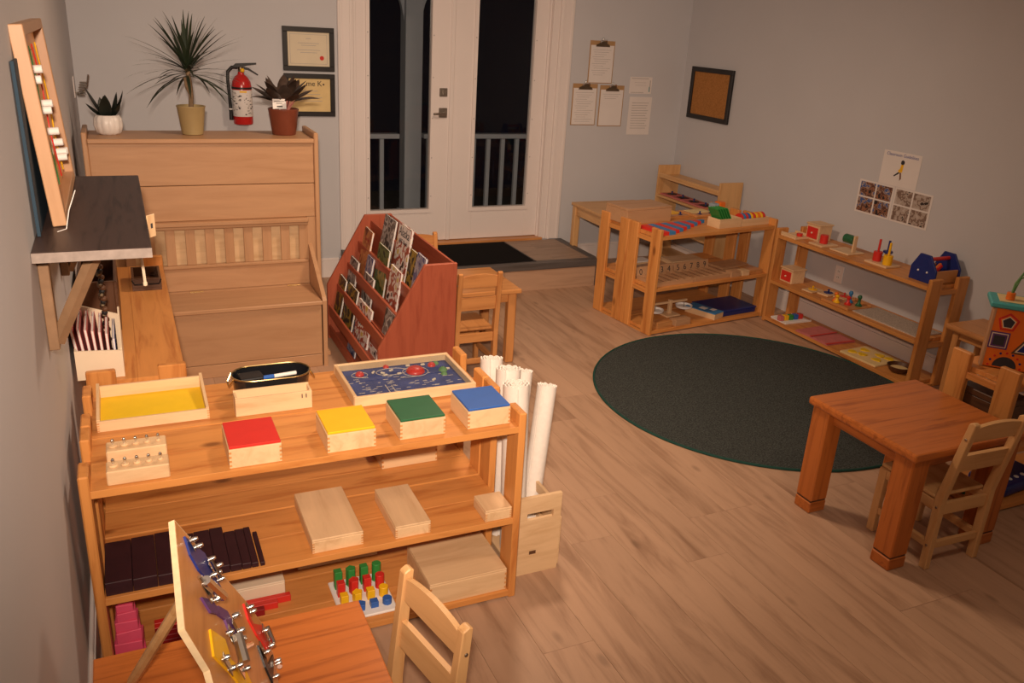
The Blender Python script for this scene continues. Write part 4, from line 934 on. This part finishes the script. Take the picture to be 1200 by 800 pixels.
# ================================================================== ON THE ROD SHELF AND THE SHELF BEHIND IT
mri = mrm.inverted()
def mw_(x, y): v = MO + mrm @ Vector((x, y, 0)); return v.x, v.y       # rod-shelf local -> room
def mthing(name, label, cat, x, y, z, group=None, rz=0): a = mw_(x, y); return thing(name, label, cat, (a[0], a[1], z), MR+rz, group)
seg = .054
for k in range(9):
    n_ = k+2
    o = mthing('number_rod', '%s of the red and blue segmented rods on the shelf top' % ORD('shortest', k, 'longest', 9), 'rod', .045, .030+.025*k, ZT, 'red and blue number rods')
    for j in range(n_): box('segment', j*seg+.0003, (j+1)*seg-.0003, 0, .022, 0, .022, 'red' if j % 2 == 0 else 'sky', o, .0008)
gbx = mthing('card_tray', 'small open pale box of green plates on the rod shelf', 'box', .655, .115, ZT); hx, hy = .100, .058
for s2 in (-1, 1):
    box('long_wall', -hx, hx, s2*(hy-.004)-.004, s2*(hy-.004)+.004, 0, .062, 'birch', gbx, .001); box('short_wall', s2*(hx-.004)-.004, s2*(hx-.004)+.004, -hy+.008, hy-.008, 0, .062, 'birch', gbx, .001)
box('tray_base', -hx+.008, hx-.008, -hy+.008, hy-.008, 0, .005, 'birch', gbx, 0)
for k in range(5):
    a = mw_(.615+.022*k, .115)
    o = tag(link('green_plate', None, None, (a[0], a[1], ZT+.006), (0, R_(-34), R_(MR))), ('green plate with pale letter stroke at the front of the card tray' if k == 4 else 'plain green plate leaning in the small card tray'), 'plate', 'green plates in the tray')
    box('plate_body', -.003, .003, -.046, .046, .0, .15, 'bright_green', o, .001)
    if k == 4: box('letter_stroke', .003, .0036, -.012, -.004, .03, .10, 'cream', o, 0)
lbx = mthing('bead_box', 'long pale box of coloured wooden discs at the shelf corner', 'box', .895, .115, ZT); hx, hy = .130, .055
for s2 in (-1, 1):
    box('long_wall', -hx, hx, s2*(hy-.004)-.004, s2*(hy-.004)+.004, 0, .05, 'birch', lbx, .001); box('short_wall', s2*(hx-.004)-.004, s2*(hx-.004)+.004, -hy+.008, hy-.008, 0, .05, 'birch', lbx, .001)
box('box_base', -hx+.008, hx-.008, -hy+.008, hy-.008, 0, .005, 'birch', lbx, 0)
for k in range(10):
    cn = ('red', 'sky', 'red', 'blue', 'yellow', 'red', 'yellow', 'orange', 'yellow', 'red')[k]
    a = mw_(.790+.023*k, .115); o = thing('wooden_disc', '%s wooden disc standing in the long pale box' % {'sky': 'light blue'}.get(cn, cn), 'disc', (a[0], a[1], ZT+.043), MR, 'discs in the long box')
    o.rotation_euler = (0, R_(90), R_(MR)); lathe('disc_body', [(.008, -.009), (.034, -.009), (.036, 0), (.034, .009), (.008, .009)], cn, o, n=20)
    cyl('disc_hub', .010, .022, cn, o, (0, 0, -.011))
# spindle boxes with painted digits on the middle shelf
for bi, digs in enumerate(('01234', '56789')):
    x0 = .045+.325*bi; o = mthing('spindle_box', ('spindle tray with painted digits zero to four, at the shelf end' if bi == 0 else 'spindle tray with painted digits five to nine, beside the small block boxes'), 'tray', x0, .035, ZM); Lx = .315
    box('tray_floor', 0, Lx, 0, .20, 0, .008, 'maple', o, .001); box('front_strip', 0, Lx, -.008, 0, 0, .030, 'maple', o, .001)
    bb_ = box('digit_board', 0, Lx, .20, .208, 0, .075, 'maple', o, .001, (R_(-12), 0, 0))
    for j in range(6): box('divider', j*(Lx-.006)/5, j*(Lx-.006)/5+.006, 0, .198, .008, .024, 'maple', o, 0)
    for j, dch in enumerate(digs): text('digit', dch, .056, 'ink', bb_, (-Lx/2+.034+.061*j, -.0046, .002), (R_(90), 0, 0))
def mbox(label, x, y, z, sx, sy, h, wd='maple', rz=0, lid=None): a = mw_(x, y); return wbox(label, a[0]-sx/2, a[0]+sx/2, a[1]-sy/2, a[1]+sy/2, z, h, lid, wd, .006, rz=MR+rz, fj=False)
mbox('small square wooden block box beside the digit tray', .735, .045, ZM, .085, .06, .042)
mbox('pale small box next to the square block box', .83, .045, ZM, .065, .06, .036, 'birch')
mbox('flat wooden tray stack lower board on the middle shelf', .83, .20, ZM, .30, .16, .022)
mbox('flat wooden board lying atop the tray stack', .85, .21, ZM+.022, .27, .14, .014, 'maple', 4)
mbox('long wooden slab in front at the shelf end', .94, .10, ZM, .12, .15, .028, 'honey')
a = mw_(.30, .29+.10)
wbox('hexagonal stack of thin wooden plates behind the digit tray', a[0]-.17, a[0]+.17, a[1]-.07, a[1]+.07, ZM, .02, None, 'maple', rz=MR+6, fj=False)
a = mw_(.60, .29+.12); wbox('wooden frame plate lying on the rear middle shelf', a[0]-.14, a[0]+.14, a[1]-.07, a[1]+.07, ZM, .045, None, 'birch', rz=MR-4, fj=False)
a = mw_(.26, .31+.22); wbox('pair of white paper trays at the far end of the rear shelf', a[0]-.12, a[0]+.12, a[1]-.05, a[1]+.05, ZM, .03, 'white', 'birch', rz=MR, fj=False)
# bottom shelf
mbox('reddish small wooden box on the bottom shelf end', .14, .045, ZB, .13, .07, .045, 'honey')
mbox('light small wooden box beside the reddish one', .30, .045, ZB, .13, .07, .045, 'maple')
bs = mthing('balance_scale', 'white pan balance standing on the bottom shelf', 'scale', .36, .22, ZB)
box('base', -.06, .06, -.05, .05, 0, .012, 'birch', bs, .002); box('post', -.012, .012, -.012, .012, .012, .11, 'birch', bs, .002); box('beam', -.15, .15, -.008, .008, .085, .10, 'birch', bs, .002)
for s2 in (-1, 1): lathe('pan', [(.02, 0), (.055, .006), (.06, .022), (.056, .022), (.05, .01), (0, .006)], 'white', bs, (s2*.13, 0, .035)); tube('pan_hanger', [(s2*.13, 0, .088), (s2*.13, 0, .04)], .003, 'steel', bs, 5)
mp_ = mthing('map_folder', 'dark blue cloth folder lying on the bottom shelf', 'folder', .82, .16, ZB); box('folder_cover', -.19, .19, -.13, .13, .035, .042, 'navy', mp_, .002); box('folder_body', -.185, .185, -.125, .128, 0, .0345, 'navy', mp_, .004)
bb2 = mthing('picture_box', 'light blue printed wooden puzzle box beside the blue folder', 'box', .60, .13, ZB, rz=14); box('box_body', -.055, .055, -.12, .12, 0, .040, 'birch', bb2, .002); box('box_lid', -.056, .056, -.121, .121, .0405, .047, 'sky', bb2, .002)
pl_ = box('printed_label', -.03, .02, -.02, .03, .0472, .0478, 'white', bb2, 0); box('printed_label', .0, .045, -.075, -.04, .0472, .0478, 'white', bb2, 0)
# rear shelf top
a = mw_(.20, .316+.15)
wbox('large lidded wooden box on the shelf behind the rods', a[0]-.19, a[0]+.19, a[1]-.115, a[1]+.115, ZT, .105, None, 'maple', .016, rz=MR, fj=False)
for (x, y, cn, lab) in ((.50, .316+.18, 'yellow', 'yellow inset tray with blue knob behind the red and blue rods'), (.76, .316+.15, 'cert_gold', 'tan inset tray with dark knob behind the green plates')):
    o = mthing('inset_tray', lab, 'tray', x, y, ZT); box('tray_body', -.11, .11, -.09, .09, 0, .016, 'honey', o, .002); box('inset', -.085, .085, -.03, .075, .0162, .019, cn, o, .001)
    for xx in (-.05, .055): lathe('knob', [(.014, 0), (.016, .003), (.005, .005), (.005, .014), (.008, .017), (0, .022)], 'navy', o, (xx, -.055, .016), n=12)
pj = mthing('felt_pouch', 'grey-blue and orange pouch behind the box of discs', 'pouch', .93, .316+.16, ZT); box('pouch_body', -.055, .0, -.03, .03, 0, .07, 'grey_blue', pj, .01, seg=2); box('pouch_flap', .001, .06, -.032, .032, 0, .078, 'orange', pj, .01, seg=2)
# corner shelf insets
for k in range(5):
    yy = 5.83-.155*k
    o = thing('form_inset', 'red frame with knobbed %s, %s on the corner shelf' % (('disc', 'square', 'disc', 'square', 'disc')[k], ('deepest in the corner', 'second from the corner', 'middle of the row', 'fourth from the corner', 'next to the near end panel')[k]), 'puzzle', (4.165, yy, .5755), -90)
    box('frame_plate', -.07, .07, -.07, .07, 0, .010, 'rose', o, .001)
    if k % 2: box('inset_square', -.038, .038, -.038, .038, .0102, .0135, 'black', o, .0008)
    else: cyl('inset_disc', .042, .0032, 'black', o, (0, 0, .0102), n=24)
    lathe('knob', [(.006, 0), (.004, .010), (.009, .016), (.006, .022), (0, .023)], 'navy', o, (0, 0, .0134), n=10)
# ================================================================== ON THE LONG RIGHT SHELF
RT, RM, RB = RZ[2], RZ[1], RZ[0]
def rthing(name, label, cat, x, y, z, rz=0, group=None): return thing(name, label, cat, (x, y, z), -90+rz, group)
o = rthing('slide_tray', 'pale sliding tray with red disc at the far end of the long shelf', 'toy', 4.055, 4.225, RT)
box('tray', -.07, .07, -.065, .065, 0, .014, 'birch', o, .002); box('rail', -.07, .07, -.065, -.055, .014, .028, 'birch', o, .001); box('rail', -.07, .07, .055, .065, .014, .028, 'birch', o, .001); cyl('disc', .020, .020, 'red', o, (.035, 0, .0142), n=16)
def drop_box(lab, x, y, z, sx, sy, h):
    o = rthing('imbucare_box', lab, 'box', x, y, z); box('body', -sx/2, sx/2, -sy/2, sy/2, 0, h-.009, 'birch', o, .002); box('lid', -sx/2-.006, sx/2+.006, -sy/2-.006, sy/2+.006, h-.0085, h, 'birch', o, .002)
    d = box('door', -sx*.40, sx*.40, -sy/2-.005, -sy/2-.0002, h*.12, h*.78, 'red', o, .001); lathe('door_knob', [(.006, 0), (.006, .005), (0, .008)], 'cream', d, (0, -.0025, 0), (R_(90), 0, 0), 8); return o
drop_box('wooden drop box with red door on the top of the long shelf', 4.165, 4.135, RT, .115, .11, .11)
drop_box('wooden drop box with red door on the middle of the long shelf', 4.10, 4.235, RM, .115, .11, .10)
o = rthing('peg_stand', 'pale base with a red cylinder on the long shelf', 'toy', 4.085, 4.0, RT); box('base', -.06, .06, -.07, .07, 0, .012, 'birch', o, .002); cyl('red_cylinder', .026, .055, 'red', o, (.0, 0, .0122))
o = rthing('spinner_stand', 'green drum on a pale upright stand on the long shelf', 'toy', 4.11, 3.82, RT); box('base', -.08, .08, -.07, .07, 0, .010, 'birch', o, .002); box('upright', .045, .058, -.014, .014, .010, .115, 'birch', o, .002); cyl('drum', .028, .075, 'green', o, (-.03, 0, .085), (0, R_(90), 0))
cyl('drum_axle', .006, .10, 'birch', o, (-.045, 0, .085), (0, R_(90), 0), 8)
o = rthing('ring_stacker', 'red, blue and yellow ring stacker on the long shelf', 'toy', 4.10, 3.525, RT); box('base', -.085, .085, -.06, .06, 0, .012, 'birch', o, .002)
for xx, yy, cn, r in ((-.045, .0, 'red', .026), (.0, .028, 'navy', .014), (.045, -.012, 'yellow', .027)):
    cyl('ring_stack', r, .058, cn, o, (xx, yy, .0122)); cyl('dowel', .007, .075, cn, o, (xx, yy, .070), n=10)
cyl('blue_ring', .028, .012, 'navy', o, (.0, .028, .071))
o = rthing('toy_toolbox', 'blue-ended wooden toy toolbox with a red handle', 'toy', 4.135, 3.185, RT, 90)
for s2 in (-1, 1): 
    e_ = prism('end_panel', [(-.085, 0), (.085, 0), (.085, .075), (.04, .155), (-.03, .155), (-.085, .075)], .014, 'navy', o, (s2*.095-.007, 0, 0), (R_(90), 0, R_(90)), .002)
    for yy in (-.03, .03): sphere('screw', .006, 'white', o, (s2*.095+(.008 if s2 > 0 else -.008), yy, .06), n=8)
for yy in (-.078, .070): box('side_wall', -.087, .087, yy, yy+.010, .004, .075, 'honey', o, .001)
box('tray_floor', -.087, .087, -.067, .069, .002, .010, 'honey', o, .001); tube('handle', [(-.10, 0, .125), (.10, 0, .125)], .011, 'red', o, 10)
for (x, y, cn) in ((.02, .0, 'red'), (-.03, .02, 'yellow'), (.05, .03, 'orange')): tube('toy_tool', [(x-.04, y, .03), (x+.04, y+.015, .075)], .010, cn, o, 8)
# middle
for k, (yy, cn, lab) in enumerate(((4.02, 'yellow', 'one-knob puzzle board with a yellow inset'), (3.93, 'navy', 'one-knob puzzle board with a blue inset'), (3.84, 'red', 'one-knob puzzle board with a red inset'))):
    o = rthing('knob_puzzle', lab, 'puzzle', 4.09+.05*k, yy, RM, 8); box('board', -.042, .042, -.06, .06, 0, .010, 'birch', o, .002); cyl('inset', .030, .004, cn, o, (0, 0, .0102)); lathe('knob', [(.004, 0), (.004, .010), (.009, .016), (0, .024)], cn, o, (0, 0, .014), n=10)
o = rthing('peg_tray', 'wooden tray on the middle of the long shelf', 'tray', 4.10, 3.735, RM); box('tray_floor', -.115, .115, -.10, .10, 0, .008, 'honey', o, .002); [box('tray_rim', -.115, .115, q, q+.006, .008, .016, 'honey', o, .001) for q in (-.10, .094)]
for (dx, dy, cn, h) in ((-.045, -.045, 'orange', .06), (-.02, -.06, 'yellow', .05), (.0, .03, 'sky', .075), (.035, -.02, 'red', .055), (.075, .03, 'green', .07)):
    o = thing('peg_figure', '%s peg figure standing on the tray' % {'sky': 'light blue'}.get(cn, cn), 'peg figure', (4.10-dy*-1, 3.735-dx, RM+.0082), 0, 'peg figures'); lathe('figure_body', [(.020, 0), (.020, .008), (.010, .018), (.008, h*.62), (.013, h*.74), (.014, h*.86), (.008, h), (0, h+.002)], cn, o, n=14)
    cyl('figure_base', .022, .006, cn, o)
o = rthing('speckled_mat', 'speckled grey rectangular mat on the middle of the long shelf', 'mat', 4.125, 3.365, RM); box('mat_top', -.24, .24, -.10, .11, .002, .008, 'speckle', o, .001); box('mat_backing', -.238, .238, -.098, .108, 0, .0019, 'cream', o, 0)
# bottom
o = rthing('cube_tray', 'white tray on the bottom shelf end', 'tray', 4.10, 4.19, RB); box('tray_floor', -.075, .075, -.10, .13, 0, .006, 'white', o, .002); [box('tray_rim', q, q+.005, -.10, .13, .006, .014, 'white', o, .001) for q in (-.075, .07)]
for k, cn in enumerate(('rose', 'yellow', 'bright_green', 'blue', 'red')):
    tag(box('coloured_cube', 4.10-.085+.042*k-.017, 4.10-.085+.042*k+.017, 4.185-.017, 4.185+.017, RB+.0062, RB+.041, cn, None, .002), '%s cube in the white tray on the bottom shelf' % {'rose': 'pink', 'bright_green': 'green'}.get(cn, cn), 'cube', 'cubes in the white tray')
for k, (y, lab) in enumerate(((3.93, 'folded pink cloth nearer the cube tray'), (3.775, 'folded pink cloth nearer the yellow board'))):
    o = rthing('folded_cloth', lab, 'cloth', 4.10, y, RB, 3-4*k); box('cloth_layer', -.072, .072, -.12, .12, 0, .006, 'rose', o, .002); box('cloth_layer', -.070, .068, -.115, .118, .0062, .011, 'rose', o, .002); box('red_band', .058, .072, -.12, .121, .0112, .013, 'red', o, .0005)
o = rthing('yellow_puzzle', 'pale board with yellow raised shapes on the bottom shelf', 'puzzle', 4.11, 3.47, RB, 4); box('board', -.135, .135, -.12, .12, 0, .012, 'cert_gold', o, .002)
for dx, dy in ((-.08, .04), (-.03, -.04), (.03, .05), (.07, -.03), (-.09, -.06), (.09, .06)): prism('raised_shape', [(.032*math.cos(a+dx*9)*(1.1 if i % 2 else .8), .028*math.sin(a+dx*9)*(1.1 if i % 2 else .8)) for i, a in enumerate([2*math.pi*q/6 for q in range(6)])], .005, 'tray_yellow', o, (dx, dy, .0122))
o = thing('wooden_bowl', 'brown wooden bowl at the near end of the bottom shelf', 'bowl', (4.09, 3.235, RB)); lathe('bowl_shell', [(.035, 0), (.055, .012), (.068, .036), (.070, .042), (.064, .042), (.05, .016), (0, .010)], 'dark_brown', o, n=28); cyl('bowl_filling', .052, .012, 'cert_gold', o, (0, 0, .0125), n=24)
# ================================================================== ON THE SHELF WITH THE ACTIVITY CUBE
ac = thing('activity_cube', 'orange activity cube with shape holes and bead wires on top', 'toy', (3.235, 2.185, .60), -48); S_ = .29
box('cube_body', .018, S_, .002, S_*.5, 0, .262, 'honey', ac, .003)
fp_ = box('front_panel', .012, S_, -.006, .0015, .006, .262, 'orange', ac, .001); box('corner_strip', .004, .018, -.008, .03, 0, .262, 'maple', ac, .003)
box('top_board', -.012, S_+.01, -.018, S_*.5+.012, .2625, .286, 'teal', ac, .005); box('top_inlay', .02, S_-.01, .010, S_*.5-.012, .2862, .289, 'cert_gold', ac, .001)
def shape(nm, n_, r, cx, cz, cols, rot=0.):
    for i, (f, cn) in enumerate(cols): prism(nm if i == 0 else 'shape_ring', [(cx+r*f*math.cos(rot+2*math.pi*k/n_), cz+r*f*math.sin(rot+2*math.pi*k/n_)) for k in range(n_)], .0012, cn, ac, (0, -.0062-.0010*i, 0), (R_(90), 0, 0))
shape('pentagon_hole', 5, .042, .070, .205, ((1, 'red'), (.78, 'orange'), (.66, 'cream'), (.56, 'ink')), math.pi/2)
shape('round_hole', 20, .036, .172, .195, ((1, 'yellow'), (.74, 'grey_ink'), (.62, 'ink')))
shape('square_hole', 4, .052, .052, .125, ((1, 'purple'), (.84, 'cream'), (.74, 'purple'), (.56, 'ink')), math.pi/4)
shape('triangle_hole', 3, .055, .155, .105, ((1, 'bronze'), (.75, 'cream'), (.58, 'navy')), math.pi/2)
prism('half_round_hole', [(.095+.045*math.cos(a), .012+.045*math.sin(a)) for a in [math.pi*k/12 for k in range(13)]], .0012, 'ink', ac, (0, -.0062, 0), (R_(90), 0, 0))
for k in range(9):
    a = math.pi*k/8; cyl('painted_dot', .005, .0012, ('red', 'navy')[k % 2], ac, (.095+.060*math.cos(a), -.0062, .014+.060*math.sin(a)), (R_(90), 0, 0), 10)
tube('bead_wire', [(.06+.02*0, .05, .289), (.065, .05, .36), (.10, .055, .44), (.16, .06, .46), (.20, .06, .42), (.22, .06, .34), (.23, .06, .289)], .0045, 'glue_green', ac, 8)
tube('bead_wire', [(.06, .055, .289), (.08, .06, .38), (.13, .07, .41), (.17, .07, .38), (.19, .08, .32), (.2, .08, .289)], .0035, 'glue_green', ac, 8)
cyl('wire_bead', .017, .030, 'orange', ac, (.060, .05, .290)); cyl('wire_bead', .014, .024, 'tray_yellow', ac, (.230, .06, .290))
o = thing('buttoning_frame', 'dark blue cloth with white buttons on the cube shelf\'s bottom board', 'cloth', (3.50, 2.09, .03), 6); box('cloth_body', -.16, .16, -.09, .09, 0, .055, 'navy', o, .02, seg=3)
for k in range(5): cyl('button', .011, .004, 'white', o, (-.11+.05*k, -.045, .0548), n=14)
o = thing('green_cloth', 'small green cloth left of the buttoned blue cloth', 'cloth', (3.275, 2.06, .03), 10); box('fold', -.055, .055, -.06, .06, 0, .012, 'green', o, .004); box('fold', -.052, .050, -.055, .058, .0122, .022, 'green', o, .004)
o = thing('picture_card', 'yellow and red printed card on the middle board of the cube shelf', 'card', (3.52, 2.07, .31), -8); box('card_base', -.11, .11, -.08, .08, 0, .006, 'yellow', o, .001); box('card_print', -.10, .10, -.01, .07, .0062, .008, 'red', o, 0); boxes('print', [(-.08, .02, -.06, -.045, .0062, .0072), (-.06, .06, -.04, -.03, .0062, .0072)], 'ink', o)
dkb = thing('dark_filler', 'dark brown chest added for the dark interior of the activity cube shelf, behind its end boards', 'chest', (3.275, 2.11, .31))  # added dark box, stands in for the shaded gap between the end boards
box('chest_body', -.075, .075, -.11, .11, 0, .17, 'dark_brown', dkb, .003); box('chest_lid', -.078, .078, -.113, .113, .1705, .20, 'dark_brown', dkb, .004)
